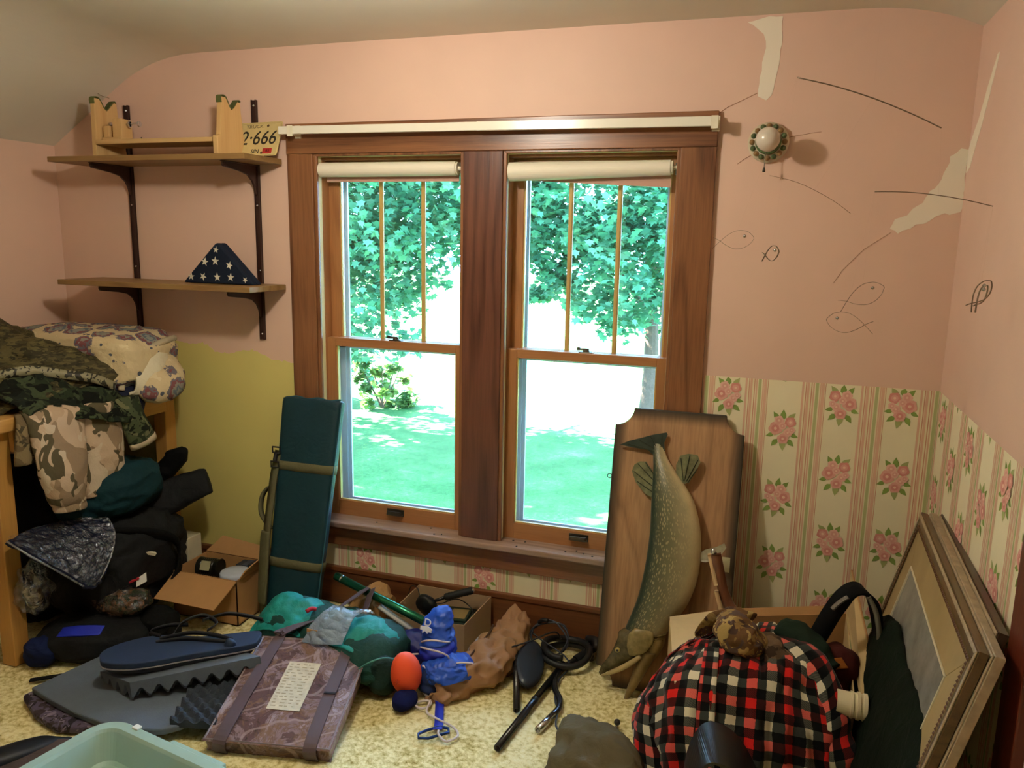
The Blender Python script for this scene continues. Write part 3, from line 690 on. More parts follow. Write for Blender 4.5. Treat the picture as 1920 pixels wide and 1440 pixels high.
# quilt
def quilt_mat():
    m = NT('patchwork_quilt'); co = m.coord()
    vo = m.n('ShaderNodeTexVoronoi'); vo.inputs['Scale'].default_value = 8.5; vo.inputs['Randomness'].default_value = .35; m.l(co, vo.inputs['Vector'])
    j = m.noise(co, 55, 2); d = m.math('ADD', vo.outputs['Distance'], m.math('MULTIPLY', m.math('SUBTRACT', j, .5), .30))
    base = m.ramp(d, [(0, '8d9088'), (.20, '66707a'), (.27, '8d8a80'), (.34, '7f5052'), (.41, '6f6a72'), (.48, 'cdb993'), (.75, 'd6c6a2')], 'CONSTANT')
    v2 = m.n('ShaderNodeTexVoronoi'); v2.inputs['Scale'].default_value = 17; m.l(co, v2.inputs['Vector'])
    st = m.ramp(v2.outputs['Distance'], [(0, (1, 1, 1, 1)), (.17, (0, 0, 0, 1))], 'CONSTANT')
    big = m.ramp(d, [(0, (0, 0, 0, 1)), (.52, (1, 1, 1, 1))], 'CONSTANT')
    k = m.math('MULTIPLY', st, big)
    m.col(m.mix(k, base, '565a63')); m.bump(m.noise(co, 26, 3), .5, .02); return m.fin(.9, 0, .1)
M['quilt'] = quilt_mat(); M['linen'] = fabric('cream_quilt_back', 'd3c9ae', .9, 300, .05)
t = thing('folded_quilt', 'folded patchwork quilt with cream backing on the far end of the desk', 'quilt', (-2.75, -.26, .947))
b = MB().blob((-2.80, -.24, 1.075), (.35, .205, .122), None, .014, 6, 3, .018, 4.2, 48, 26, .948); b.build('quilt_fold', M['quilt'], t, smooth=True)
b = MB().loft([((-2.62, -.06, 1.0), (0, .03, 0), (0, 0, .03)), ((-2.58, -.11, 1.035), (.05, .05, 0), (0, 0, .075)), ((-2.49, -.20, 1.0), (.06, .08, 0), (.02, 0, .075)), ((-2.41, -.26, .96), (.045, .085, 0), (.03, 0, .06)), ((-2.37, -.28, .935), (.015, .05, 0), (.01, 0, .03))], 28, 6, .008, 9, 5, .006)
b.build('quilt_fold', M['quilt'], t, smooth=True)
b = MB().patch([[(-2.50, -.15, 1.15), (-2.47, -.25, 1.13), (-2.47, -.34, 1.07)], [(-2.46, -.17, 1.10), (-2.43, -.27, 1.07), (-2.45, -.36, 1.01)], [(-2.44, -.18, 1.03), (-2.415, -.28, 1.0), (-2.45, -.37, .965)], [(-2.44, -.20, .97), (-2.42, -.29, .945), (-2.47, -.38, .95)]], 16, 16, .006, 14, 2, .004)
b.build('quilt_backing', M['linen'], t, smooth=True, solid=.012)
b = MB().tube([(-2.475, -.10, 1.15), (-2.46, -.21, 1.140), (-2.475, -.30, 1.105), (-2.50, -.365, 1.03), (-2.50, -.39, .965)], .014, 10, sub=8)
b.build('quilt_binding', fabric('quilt_binding_cloth', 'b8ab90', .9, 60, .25), t, smooth=True)
# camouflage clothing heap
REED = camo('reed_camouflage', ['453f26', '564e2e', '37321f', '605836', '2d2a1a'], 12, .7, (1, 1.0, 3.2), .25)
WOOD_C = camo('woodland_camouflage', ['1b2019', '2a3322', '12150f', '3d4630'], 11, .85)
TAN_C = camo('tan_fleece_camouflage', ['b39a80', 'bfa68c', '947e66', '5a523e', 'c4b29a'], 5.2, .95, (1, 1, .8), .1)
t = thing('camo_jacket', 'olive reed camouflage jacket heaped on the near end of the desk', 'jacket', (-2.85, -.7, .947))
b = MB().patch([[(-3.16, -.34, 1.02), (-3.0, -.36, 1.13), (-2.82, -.40, 1.12), (-2.66, -.42, 1.03), (-2.56, -.43, .965)],
                [(-3.16, -.50, 1.22), (-3.0, -.52, 1.245), (-2.82, -.55, 1.17), (-2.66, -.53, 1.09), (-2.54, -.50, 1.00)],
                [(-3.16, -.66, 1.24), (-3.0, -.68, 1.23), (-2.82, -.69, 1.15), (-2.66, -.66, 1.07), (-2.53, -.62, 1.00)],
                [(-3.16, -.82, 1.18), (-3.0, -.83, 1.15), (-2.82, -.83, 1.09), (-2.66, -.80, 1.035), (-2.53, -.76, .985)],
                [(-3.16, -.95, 1.06), (-3.0, -.95, 1.05), (-2.82, -.95, 1.03), (-2.68, -.88, .99), (-2.58, -.82, .962)],
                [(-3.16, -1.0, .955), (-3.0, -1.0, .955), (-2.82, -1.0, .955), (-2.72, -.94, .952), (-2.60, -.85, .950)]], 64, 64, .012, 7, 8, .022)
b.build('jacket_body', REED, t, smooth=True, solid=.01)
b = MB().loft([((-2.86, -.60, 1.19), (0, .03, 0), (0, 0, .02)), ((-2.72, -.56, 1.13), (.02, .08, 0), (0, 0, .04)), ((-2.58, -.46, 1.065), (.03, .085, 0), (0, 0, .038)), ((-2.50, -.40, 1.01), (.03, .075, 0), (.01, 0, .025))], 24, 6, .016, 10, 4, .012)
b.build('jacket_sleeve', REED, t, smooth=True)
b = MB().ribbon([(-2.70, -.80, 1.065), (-2.63, -.70, 1.085), (-2.57, -.60, 1.06), (-2.52, -.50, 1.03), (-2.50, -.42, .985)], (.3, .2, -1), .035, .012, 6)
b.build('jacket_zip', camo('zip_edge', ['8d8668', '2c2a1e'], 40, .5, (1, 1, 1), .5), t, smooth=True)
t = thing('woodland_coat', 'dark woodland camouflage coat slipping over the desk edge', 'coat', (-2.56, -.6, .945))
b = MB().patch([[(-2.66, -.84, 1.00), (-2.64, -.77, 1.055), (-2.62, -.66, 1.06), (-2.60, -.54, 1.03), (-2.58, -.42, .99)],
                [(-2.56, -.83, .985), (-2.56, -.80, 1.00), (-2.55, -.66, 1.01), (-2.53, -.54, .995), (-2.52, -.42, .975)],
                [(-2.505, -.83, .955), (-2.495, -.79, .965), (-2.49, -.66, .965), (-2.485, -.54, .96), (-2.48, -.42, .955)],
                [(-2.495, -.83, .89), (-2.475, -.79, .935), (-2.455, -.66, .93), (-2.445, -.52, .90), (-2.445, -.40, .90)],
                [(-2.49, -.83, .86), (-2.47, -.80, .905), (-2.44, -.66, .905), (-2.425, -.50, .86), (-2.43, -.38, .84)]], 36, 36, .012, 9, 5, .02)
b.build('coat_body', WOOD_C, t, smooth=True, solid=.009)
b = MB().loft([((-2.475, -.41, .945), (0, .075, 0), (.03, 0, 0)), ((-2.45, -.40, .88), (0, .06, 0), (.03, 0, 0)), ((-2.435, -.385, .81), (.01, .055, .012), (.028, 0, 0)), ((-2.43, -.37, .765), (.01, .055, .016), (.026, 0, 0))], 20, 5, .006, 14, 7, .004)
b.build('coat_sleeve', camo('woodland_green', ['4a5238', '2e3626', '6a6a4c', '1d2119'], 14), t, smooth=True)
MB().loft([((-2.43, -.369, .768), (.01, .058, .017), (.029, 0, 0)), ((-2.428, -.362, .742), (.01, .057, .017), (.028, 0, 0))], 20, 2).build('coat_cuff', fabric('cuff_lining', 'b4a58a', .9), t, smooth=True)
t = thing('navy_shirt', 'bit of navy shirt showing between coat and quilt on the desk edge', 'shirt', (-2.50, -.40, .945))
b = MB().loft([((-2.56, -.36, .965), (0, .05, 0), (0, 0, .018)), ((-2.50, -.345, .962), (.02, .06, 0), (0, 0, .022)), ((-2.475, -.34, .92), (0, .055, 0), (.022, 0, 0)), ((-2.475, -.345, .86), (0, .04, 0), (.016, 0, 0))], 20, 5, .006, 12, 3); b.build('shirt_sleeve', M['navy'], t, smooth=True)
t = thing('fleece_jacket', 'tan camouflage fleece jacket with sleeves hanging off the desk edge', 'jacket', (-2.5, -.66, .945))
b = MB().loft([((-2.53, -.725, .965), (0, .10, 0), (.03, 0, .01)), ((-2.48, -.725, .93), (0, .118, 0), (.036, 0, .01)), ((-2.462, -.730, .82), (0, .112, 0), (.042, 0, 0)), ((-2.455, -.728, .70), (0, .095, 0), (.045, 0, 0)), ((-2.458, -.718, .625), (0, .078, 0), (.042, 0, 0)), ((-2.462, -.712, .592), (0, .068, -.006), (.036, 0, 0))], 28, 7, .006, 9, 2, .005)
b.build('sleeve', TAN_C, t, smooth=True)
MB().loft([((-2.462, -.712, .596), (0, .066, -.006), (.035, 0, 0)), ((-2.462, -.711, .580), (0, .070, -.008), (.037, 0, 0)), ((-2.462, -.710, .566), (0, .067, -.008), (.035, 0, 0))], 28, 3).build('cuff', TAN_C, t, smooth=True)
b = MB().loft([((-2.52, -.53, .955), (0, .085, 0), (.028, 0, 0)), ((-2.478, -.53, .92), (0, .09, 0), (.034, 0, .01)), ((-2.468, -.53, .80), (0, .092, 0), (.038, 0, 0)), ((-2.466, -.535, .68), (0, .092, 0), (.038, 0, 0)), ((-2.468, -.545, .605), (0, .086, .012), (.034, 0, 0)), ((-2.47, -.545, .595), (0, .075, .012), (.026, 0, 0))], 28, 7, .006, 10, 6, .006)
b.build('sleeve', TAN_C, t, smooth=True)
b = MB().loft([((-2.53, -.80, .955), (0, .05, 0), (.02, 0, 0)), ((-2.50, -.815, .92), (0, .05, 0), (.022, 0, 0)), ((-2.505, -.835, .84), (0, .045, 0), (.026, 0, 0)), ((-2.51, -.84, .775), (0, .035, 0), (.02, 0, 0))], 18, 5, .006, 12, 3)
b.build('hood', camo('fleece_shadow_camo', ['6b5c44', '4a4232', '857456'], 12), t, smooth=True)

# ---------------------------------------------------------------- heap under the desk
t = thing('duffel_bag', 'large black duffel bag in the dark at the back under the desk', 'bag', (-2.86, -.45, .0))
MB().blob((-2.87, -.44, .34), (.24, .38, .335), None, .02, 5, 2, .022, 3, 40, 24, .002).build('bag_body', M['blackcloth'], t, smooth=True)
t = thing('teal_bag', 'dark teal cloth bag bulging out below the fleece sleeves', 'bag', (-2.52, -.42, .40))
MB().blob((-2.56, -.44, .56), (.19, .20, .12), Matrix.Rotation(-.2, 3, 'Y'), .014, 6, 4, .016, 2.4, 40, 24).build('bag_body', M['tealcloth'], t, smooth=True)
t = thing('black_backpack', 'black backpack slumped under the desk beside the small cardboard box', 'backpack', (-2.5, -.4, 0))
MB().blob((-2.54, -.43, .255), (.215, .25, .225), Matrix.Rotation(.15, 3, 'Y'), .015, 6, 6, .024, 2.8, 44, 28, .004).build('bag_body', M['blackcloth2'], t, smooth=True)
b = MB().ribbon([(-2.42, -.60, .44), (-2.34, -.50, .42), (-2.29, -.38, .35), (-2.29, -.36, .22), (-2.33, -.42, .10)], (.2, -.3, .6), .045, .008, 6); b.build('shoulder_strap', M['blackcloth'], t, smooth=True)
b = MB().ribbon([(-2.335, -.52, .345), (-2.315, -.50, .335), (-2.305, -.47, .32)], (.2, -.3, .9), .012, .012, 4); b.build('zip_pull', M['ivory'], t)
b = MB().patch([[(-2.325, -.555, .245), (-2.31, -.52, .26)], [(-2.32, -.565, .215), (-2.305, -.525, .225)]], 3, 3); b.build('care_tag', M['white'], t, solid=.002)
b = MB().tube([(-2.36, -.60, .235), (-2.335, -.575, .24), (-2.318, -.55, .248)], .006, 6, sub=3); b.build('red_piping', plain('red_cord', 'a01828', .6), t)
t = thing('mesh_bag', 'flat black mesh bag end sticking up toward the yellow wall', 'bag', (-2.4, -.25, .45))
b = MB().loft([((-2.66, -.40, .34), (-.03, 0, .09), (.02, -.07, .01)), ((-2.52, -.31, .43), (-.035, 0, .085), (.02, -.06, .01)), ((-2.40, -.22, .49), (-.035, .01, .062), (.015, -.04, .01)), ((-2.31, -.16, .535), (-.035, .02, .045), (.010, -.025, .01)), ((-2.292, -.15, .543), (-.032, .02, .040), (.006, -.015, .006))], 24, 7, .008, 9, 3, .008, 3)
b.build('bag_body', M['blackcloth2'], t, smooth=True)
b = MB().loft([((-2.56, -.13, .50), (.05, 0, .02), (0, .04, 0)), ((-2.52, -.12, .58), (.075, 0, .02), (0, .045, 0)), ((-2.49, -.12, .63), (.06, 0, .02), (0, .035, 0)), ((-2.49, -.12, .655), (.03, 0, .01), (0, .02, 0))], 22, 5, .012, 14, 3, .012); b.build('bag_flap', M['blackcloth'], t, smooth=True)
t = thing('bagged_clothes', 'navy clothes in a clear plastic bag under the hanging sleeve', 'bag', (-2.45, -.75, .40))
net = [[(-2.52, -.93, .515), (-2.55, -.80, .50), (-2.52, -.65, .49), (-2.44, -.56, .475)], [(-2.44, -.915, .47), (-2.44, -.80, .45), (-2.41, -.68, .43), (-2.385, -.59, .43)], [(-2.385, -.845, .385), (-2.37, -.79, .365), (-2.355, -.72, .355), (-2.35, -.65, .37)], [(-2.355, -.775, .305), (-2.345, -.76, .29), (-2.34, -.745, .285), (-2.338, -.725, .30)]]
MB().patch(net, 26, 26, .006, 12, 3, .010).build('clothes', M['navy'], t, smooth=True, solid=.02)
MB().patch([[(V(p)+V((.020, -.016, .020))) for p in r] for r in net], 30, 30, .004, 22, 9, .010, cs=26).build('plastic_wrap', M['clear'], t, smooth=True)
b = MB().tube([V(r[-1])+V((.012, -.01, .008)) for r in net], .004, 6, sub=5).tube([V(r[0])+V((.012, -.012, .004)) for r in net], .004, 6, sub=5); b.build('plastic_seam', clear('plastic_edge', .35, rough=.15), t, smooth=True)
t = thing('plastic_bag', 'crumpled clear plastic bag against the front desk leg', 'bag', (-2.52, -.84, .2))
MB().blob((-2.515, -.845, .30), (.05, .06, .10), None, .02, 22, 6, .018, 2, 28, 18).build('bag_film', M['clear'], t, smooth=True)
MB().blob((-2.530, -.840, .29), (.028, .034, .07), None, .01, 22, 8, .01, 2, 20, 14).build('bag_contents', camo('bagged_leaf_camo', ['6d5b44', '2f2a1e', '9a8a6a'], 22), t, smooth=True)
t = thing('bagged_camo', 'brown camouflage clothing in shiny plastic at the foot of the backpack', 'bag', (-2.33, -.62, .14))
MB().blob((-2.35, -.60, .165), (.10, .07, .05), Matrix.Rotation(.3, 3, 'Z'), .012, 14, 2, .012, 2, 28, 18).build('clothes', camo('leafy_camo', ['4a3826', '22201a', '6e4a2c', '2b3322'], 16), t, smooth=True)
MB().blob((-2.35, -.602, .168), (.108, .078, .056), Matrix.Rotation(.3, 3, 'Z'), .014, 18, 4, .014, 2, 28, 18).build('plastic_wrap', clear('shiny_wrap', .8), t, smooth=True)
t = thing('tackle_bag', 'flat black bag with a bright blue panel on the carpet under the desk', 'bag', (-2.38, -.7, 0))
MB().blob((-2.40, -.70, .062), (.20, .135, .066), Matrix.Rotation(.45, 3, 'Z'), .014, 8, 3, .012, 2.8, 40, 22, .003).build('bag_body', M['blackcloth2'], t, smooth=True)
MB().blob((-2.235, -.555, .06), (.085, .075, .068), None, .010, 9, 8, .01, 2.6, 30, 18, .003).build('side_pocket', M['blackcloth'], t, smooth=True)
b = MB().patch([[(-2.445, -.800, .132), (-2.385, -.775, .140), (-2.315, -.735, .134)], [(-2.445, -.835, .112), (-2.380, -.815, .118), (-2.305, -.770, .114)]], 8, 14, .003, 20, 1); b.build('blue_panel', plain('blue_panel', '1b2bb0', .5), t, smooth=True, solid=.006)
b = MB().blob((-2.50, -.855, .055), (.055, .045, .052), Matrix.Rotation(.5, 3, 'Z'), .012, 14, 3, .01, 2.4, 24, 16, .003); b.build('blue_pouch', fabric('deep_blue_cloth', '16224a', .8), t, smooth=True)
t = thing('white_carton', 'small white carton standing behind the backpack by the yellow wall', 'box', (-2.46, -.10, 0))
b = MB().box((-2.50, -.155, 0), (-2.42, -.065, .25)); b.build('carton_body', plain('white_card', 'cfc6ac', .8), t, bevel=.003)
MB().add([(-2.50, -.155, .25), (-2.42, -.155, .25), (-2.425, -.19, .285), (-2.495, -.19, .285)], [(0, 1, 2, 3)])
b = MB().box((-2.50, -.158, .25), (-2.42, -.155, .275)); b.build('carton_flap', plain('white_card_flap', 'd5ccb4', .8), t)

# ---------------------------------------------------------------- small open cardboard box
def carton(name, label, x0, x1, y0, y1, h, m, mi, flaps, th=.004, group=None):
    t = thing(name, label, 'box', ((x0+x1)/2, (y0+y1)/2, 0), group)
    b = MB().box((x0, y0, 0), (x1, y0+th, h)).box((x0, y1-th, 0), (x1, y1, h)).box((x0, y0, 0), (x0+th, y1, h)).box((x1-th, y0, 0), (x1, y1, h)).box((x0, y0, 0), (x1, y1, th))
    b.build('box_body', m, t)
    for f in flaps:
        a, c, d, e = [V(q) for q in f]; nn = (c-a).cross(e-a).normalized()*th
        k = MB(); cols = 6
        k.add([a, c, d, e, a+nn, c+nn, d+nn, e+nn], [(3, 2, 1, 0), (4, 5, 6, 7), (0, 1, 5, 4), (1, 2, 6, 5), (2, 3, 7, 6), (3, 0, 4, 7)])
        k.build('box_flap', mi, t)
    return t
t = carton('cardboard_box', 'small open cardboard box of cans beside the green rod case', -2.335, -2.012, -.352, -.135, .198, M['card'], M['card'],
           [((-2.318, -.354, .197), (-2.010, -.354, .197), (-2.005, -.505, .142), (-2.300, -.500, .142)), ((-2.335, -.133, .2), (-2.012, -.133, .2), (-2.018, -.10, .245), (-2.28, -.085, .262)), ((-2.010, -.34, .2), (-2.010, -.14, .2), (-1.985, -.16, .265), (-1.985, -.33, .24))], group='open cardboard boxes')
b = MB()
for y in (-.405, -.44, -.47): b.add([(-2.312+(y+.354)*-.1, y, .199+(y+.354)*.37), (-2.008, y, .199+(y+.354)*.37), (-2.008, y-.003, .2+(y+.351)*.37), (-2.312+(y+.354)*-.1, y-.003, .2+(y+.351)*.37)], [(0, 1, 2, 3)])
t2 = thing('tin_can', 'black ribbed tin can lying in the small cardboard box', 'can', (-2.19, -.22, .12))
AX = axis_m((-2.235, -.235, .178), (1, .12, 0)); pr = [(.0, -.05), (.040, -.05), (.042, -.048)]
for k in range(7): pr += [(.040, -.03+.009*k), (.0375, -.026+.009*k)]
pr += [(.042, .048), (.040, .05), (.036, .046), (0, .046)]
MB().lathe(pr, AX, 26).build('can_body', plain('black_tin', '24251f', .3, .4), t2, smooth=False)
MB().prism([(-.022, -.02), (.022, -.02), (.022, .02), (-.022, .02)], 0, .001, frame((-2.232, -.270, .200), (1, .12, 0), (0, .5, .85))).build('can_label', plain('can_label_cream', 'a9a482', .6), t2)
t2 = thing('white_jar', 'white lidded jar in the small cardboard box', 'jar', (-2.085, -.255, .005))
MB().lathe([(.055, .005), (.058, .02), (.058, .16), (.052, .172)], Matrix.Translation((-2.085, -.265, 0)), 28).build('jar_body', M['ivory'], t2, smooth=True)
MB().lathe([(.06, .170), (.062, .174), (.062, .190), (.059, .195), (.02, .196), (0, .196)], Matrix.Translation((-2.085, -.265, 0)), 32).build('jar_lid', plain('blue_white_lid', 'b9c3d6', .45), t2, smooth=True)
for k, (x, c) in enumerate(((-2.115, '27303f'), (-2.085, '3c4658'), (-2.055, '1c222e'))):
    o = MB().box((x-.013, -.205, .008), (x+.013, -.145, .195+.004*k)).build('slim_box', plain('slim_box_ink', c, .5), None, bevel=.002)
    tag(o, ['leftmost of three dark slim boxes upright in the small cardboard box', 'grey-blue middle one of three slim boxes in the small cardboard box', 'rightmost of three dark slim boxes upright in the small cardboard box'][k], 'box', 'slim boxes in the carton')

# ---------------------------------------------------------------- rod case
t = thing('rod_case', 'tall dark teal padded rod case with olive straps leaning on the window frame', 'case', (-1.82, -.26, 0))
TEAL = fabric('rod_case_teal', '0d333d', .55, 500, .12, spec=.35, bump=.12); PIPE = plain('case_piping', '2f5c66', .6)
def case_c(z, dx=0): return V((-1.815+.006*(z/.92)+dx, -.265+.208*(z/.92), z))
ups = V((0, .215, .975)); nrm = V((0, -.975, .215))
def case_sec(z, w=.128, d=.036): return (case_c(z), V((w, 0, 0)), nrm*d)
MB().loft([case_sec(.004, .108, .03), case_sec(.012, .118, .034), case_sec(.2, .121), case_sec(.43, .126, .034), case_sec(.5, .126, .035), case_sec(.72, .134), case_sec(.90, .139, .034), case_sec(.918, .137, .026), case_sec(.924, .132, .018)], 36, 6, .003, 6, 2, 0, 4.5).build('case_body', TEAL, t, smooth=True)
for z, w in ((.625, .133), (.232, .124)): MB().loft([case_sec(z, w, .0385), case_sec(z+.036, w+.001, .0385)], 36, 2, 0, 1, 0, 0, 4.5).build('webbing_band', M['olive'], t, smooth=True)
for s in (1, -1): MB().tube([case_c(z)+V((s*(w+.001), 0, 0))+nrm*.012 for z, w in ((.03, .118), (.2, .121), (.43, .126), (.72, .134), (.905, .139))], .003, 6, sub=4).build('piping', PIPE, t, smooth=True)
b = MB().tube([case_c(.925)+V((x, 0, .004*sin(x*60)))+nrm*.006 for x in [-.132+.022*k for k in range(13)]], .004, 6, sub=2); b.build('top_seam', PIPE, t, smooth=True)
b = MB().ribbon([case_c(.70, -.132)+nrm*.020, case_c(.60, -.137)+nrm*.03, case_c(.48, -.139)+nrm*.032, case_c(.37, -.141)+nrm*.032, case_c(.10, -.125)+nrm*.035, case_c(.03, -.118)+nrm*.03], (1, -.35, 0), .042, .007, 6); b.build('shoulder_strap', M['olive'], t, smooth=True)
pd = MB().loft([(case_c(.085, -.122)+nrm*.042, V((.014, -.006, 0)), nrm*.008), (case_c(.10, -.124)+nrm*.044, V((.026, -.01, 0)), nrm*.011), (case_c(.34, -.139)+nrm*.044, V((.028, -.01, 0)), nrm*.011), (case_c(.365, -.14)+nrm*.042, V((.016, -.006, 0)), nrm*.008)], 24, 5, 0, 1, 0, 0, 3); pd.build('shoulder_pad', M['olive'], t, smooth=True)
b = MB().ribbon([case_c(.54, -.128)+nrm*.012, case_c(.545, -.165)+nrm*.012, case_c(.50, -.196)+nrm*.012, case_c(.43, -.190)+nrm*.012, case_c(.375, -.135)+nrm*.012], nrm, .026, .008, 7); b.build('carry_handle', M['olive'], t, smooth=True)
b = MB()
for z in (.705, .645): b.tube([case_c(z, -.132)+V((x, -.01, dz))+nrm*.03 for x, dz in ((-.018, -.012), (.018, -.012), (.018, .012), (-.018, .012))], .004, 6, closed=True)
b.tube([case_c(.70, -.132)+nrm*.03+V((0, -.01, -.01)), case_c(.65, -.132)+nrm*.03+V((0, -.01, .01))], .009, 8); b.build('buckle', M['black'], t)
# ---------------------------------------------------------------- camouflage seat cushion with straps, hung on a green pole
def leaf_camo():
    m = NT('leaf_print_camouflage'); co = m.coord()
    f = m.noise(co, 9, 5, .68, 1.2); g = m.noise(co, 15, 4, .65, 1.8)
    c = m.ramp(f, [(.34, '3a2c29'), (.41, '63494a'), (.47, '5a4444'), (.50, '8f7a80'), (.55, '7f6a6e'), (.57, '6f5242'), (.63, 'a3929a')])
    c = m.mix(m.ramp(g, [(.52, (0, 0, 0, 1)), (.60, (.8, .8, .8, 1))]), c, '7d5f48')
    w_ = m.n('ShaderNodeTexWave'); w_.inputs['Scale'].default_value = 3.2; w_.inputs['Distortion'].default_value = 9; w_.inputs['Detail'].default_value = 3; m.l(m.coord('Object', (1, 1, 1), (0, 0, .7)), w_.inputs['Vector'])
    c = m.mix(m.ramp(w_.outputs['Fac'], [(.965, (0, 0, 0, 1)), (.985, (.45, .45, .45, 1))]), c, 'b3a2a2')
    m.col(c); m.bump(m.noise(co, 14, 3, .5, 1), .35, .01); return m.fin(.33, 0, .5)
LEAFC = leaf_camo()
STRAP = plain('mauve_webbing', '58484d', .65, bump=.3, bscale=400, bdist=.001)
CM = frame((-1.4425, -.806, .098), (.392, .085, 0), (-.158, .434, .102))
t = thing('seat_cushion', 'leaf-camouflage seat cushion with two straps and a white label, propped on the carpet', 'cushion', (-1.43, -.80, 0))
def pad(b, w, h, d, M_, n=16, puff=.008, seed=1):
    vs = []; 
    for i in range(n+1):
        for j in range(n+1):
            x = (i/n-.5)*w; y = (j/n-.5)*h; e = max(abs(i/n-.5), abs(j/n-.5))*2
            z = puff*(1-e**6)+.004*noise.noise(V((x*9+seed, y*9, seed)))*(1-e**4)
            vs.append(M_ @ V((x, y, z)))
    k = len(vs)
    for i in range(n+1):
        for j in range(n+1): vs.append(M_ @ V(((i/n-.5)*w*.985, (j/n-.5)*h*.985, -d)))
    f = []; w_ = n+1
    for i in range(n):
        for j in range(n): a = i*w_+j; f.append((a, a+w_, a+w_+1, a+1)); f.append((k+a, k+a+1, k+a+w_+1, k+a+w_))
    for i in range(n):
        for a, c in ((i*w_, (i+1)*w_), ((i+1)*w_+n, i*w_+n), (i+1, i), (n*w_+i, n*w_+i+1)): f.append((a, k+a, k+c, c)[::-1])
    b.add(vs, f); return b
pad(MB(), .402, .470, .052, CM).build('cushion_cover', LEAFC, t, smooth=True, bevel=.006)
b = MB().tube([CM @ V((x, y, 0)) for x, y in ((-.200, -.234), (.200, -.234), (.200, .234), (-.200, .234))], .004, 6, closed=True); b.build('piping', plain('cushion_piping', '8f8388', .5), t)
lb = MB().prism([(-.052, -.105), (.060, -.105), (.060, .112), (-.052, .112)], .009, .0102, CM).build('care_label', plain('aged_label', 'cfc6ae', .6, var=.14, vscale=40), t)
b = MB(); rl = random.Random(3)
for k in range(15):
    y = .098-.0135*k; x0 = -.044; 
    while x0 < .040: w_ = rl.uniform(.006, .018); b.prism([(x0, y), (x0+w_, y), (x0+w_, y+.004), (x0, y+.004)], .0102, .0105, CM); x0 += w_+rl.uniform(.004, .02)
b.build('label_print', plain('label_ink', 'a89d80', .7), lb, kind='stuff')
POLE0, POLE1 = V((-1.605, -.25, .243)), V((-1.06, -.37, .150))
def on_pole(s): return POLE0.lerp(POLE1, s)
top1, top2 = on_pole(.30), on_pole(.335)
for s, e, tp in ((-1, -.148, top1), (1, .142, top2)):
    pts = [CM @ V((e*1.02, -.238, -.05)), CM @ V((e, -.239, .004)), CM @ V((e*.97, -.1, .0135)), CM @ V((e*.94, .08, .0135)), CM @ V((e*.92, .225, .010)), CM @ V((e*.9, .25, .016))]
    mid = pts[-1].lerp(tp, .55)+V((0, 0, -.01))
    wd = [(1, .2, 0)]*6+[(.8, -.5, .4), (.7, -.55, .2)]
    MB().ribbon(pts+[mid, tp+V((0, .0, .021))], wd, .042, .003, 6).build('strap', STRAP, t)
MB().box((-.019, -.004, .012), (.019, .004, .019), CM @ Matrix.Translation((.137, -.025, 0))).build('strap_slider', M['black'], t)
t = thing('green_pole', 'shiny green metal pole lying across the duffel to the blue throw bag', 'pole', POLE0)
AXP = axis_m(POLE0, POLE1-POLE0); Lp = (POLE1-POLE0).length
MB().lathe([(.0125, 0), (.0165, 0), (.0165, Lp), (.0125, Lp)], AXP, 22, True).build('pole_tube', plain('green_anodised', '2f7d5c', .22, .75), t, smooth=True)
MB().lathe([(.0166, .030), (.0172, .031), (.0172, .036), (.0166, .037)], AXP, 22, True).build('pole_ring', M['chrome'], t)
t = thing('paper_tube', 'thin white paper tube resting under the green pole', 'tube', (-1.38, -.30, .17))
d0, d1 = V((-1.383, -.30, .172)), V((-1.215, -.325, .105)); MB().lathe([(.008, 0), (.011, 0), (.011, (d1-d0).length), (.008, (d1-d0).length)], axis_m(d0, d1-d0), 18, True).build('paper_roll', plain('white_paper', 'dcdad4', .7), t, smooth=True)

# ---------------------------------------------------------------- duffel, plastic bag, paper bag
DUF = fabric('duffel_dark_green', '14403a', .7, 300, .2, spec=.3); TQ = fabric('duffel_turquoise', '1c8f8c', .6, 300, .18, spec=.35); DK = fabric('duffel_end_dark', '11302f', .65, 300, .2, spec=.3)
t = thing('duffel', 'turquoise and dark green duffel bag slumped behind the camouflage cushion', 'bag', (-1.47, -.48, 0))
MB().loft([((-1.83, -.40, .07), (0, .04, 0), (0, 0, .04)), ((-1.80, -.41, .085), (0, .10, 0), (0, 0, .078)), ((-1.70, -.42, .10), (0, .135, 0), (0, 0, .097)), ((-1.55, -.44, .10), (0, .14, 0), (0, 0, .095)), ((-1.40, -.47, .10), (0, .15, 0), (0, 0, .098)), ((-1.27, -.51, .10), (.02, .145, 0), (0, 0, .098)), ((-1.21, -.53, .095), (.02, .115, 0), (0, 0, .085)), ((-1.185, -.54, .09), (.01, .07, 0), (0, 0, .05))], 40, 7, .010, 8, 3, .010).build('bag_body', DUF, t, smooth=True)
for k, net in enumerate(([[(-1.84, -.50, .06), (-1.84, -.40, .11), (-1.82, -.30, .08)], [(-1.74, -.535, .12), (-1.75, -.42, .205), (-1.74, -.31, .14)], [(-1.64, -.55, .13), (-1.64, -.43, .205), (-1.64, -.32, .14)], [(-1.58, -.55, .12), (-1.58, -.44, .19), (-1.58, -.32, .13)]],
                         [[(-1.50, -.58, .14), (-1.50, -.46, .20), (-1.50, -.34, .14)], [(-1.40, -.60, .15), (-1.40, -.48, .202), (-1.40, -.36, .14)], [(-1.30, -.62, .14), (-1.29, -.50, .203), (-1.29, -.39, .14)], [(-1.235, -.625, .10), (-1.205, -.52, .16), (-1.22, -.43, .12)]])):
    MB().patch(net, 26, 26, .005, 11, 4+k, .012).build('turquoise_panel', TQ, t, smooth=True, solid=.022)
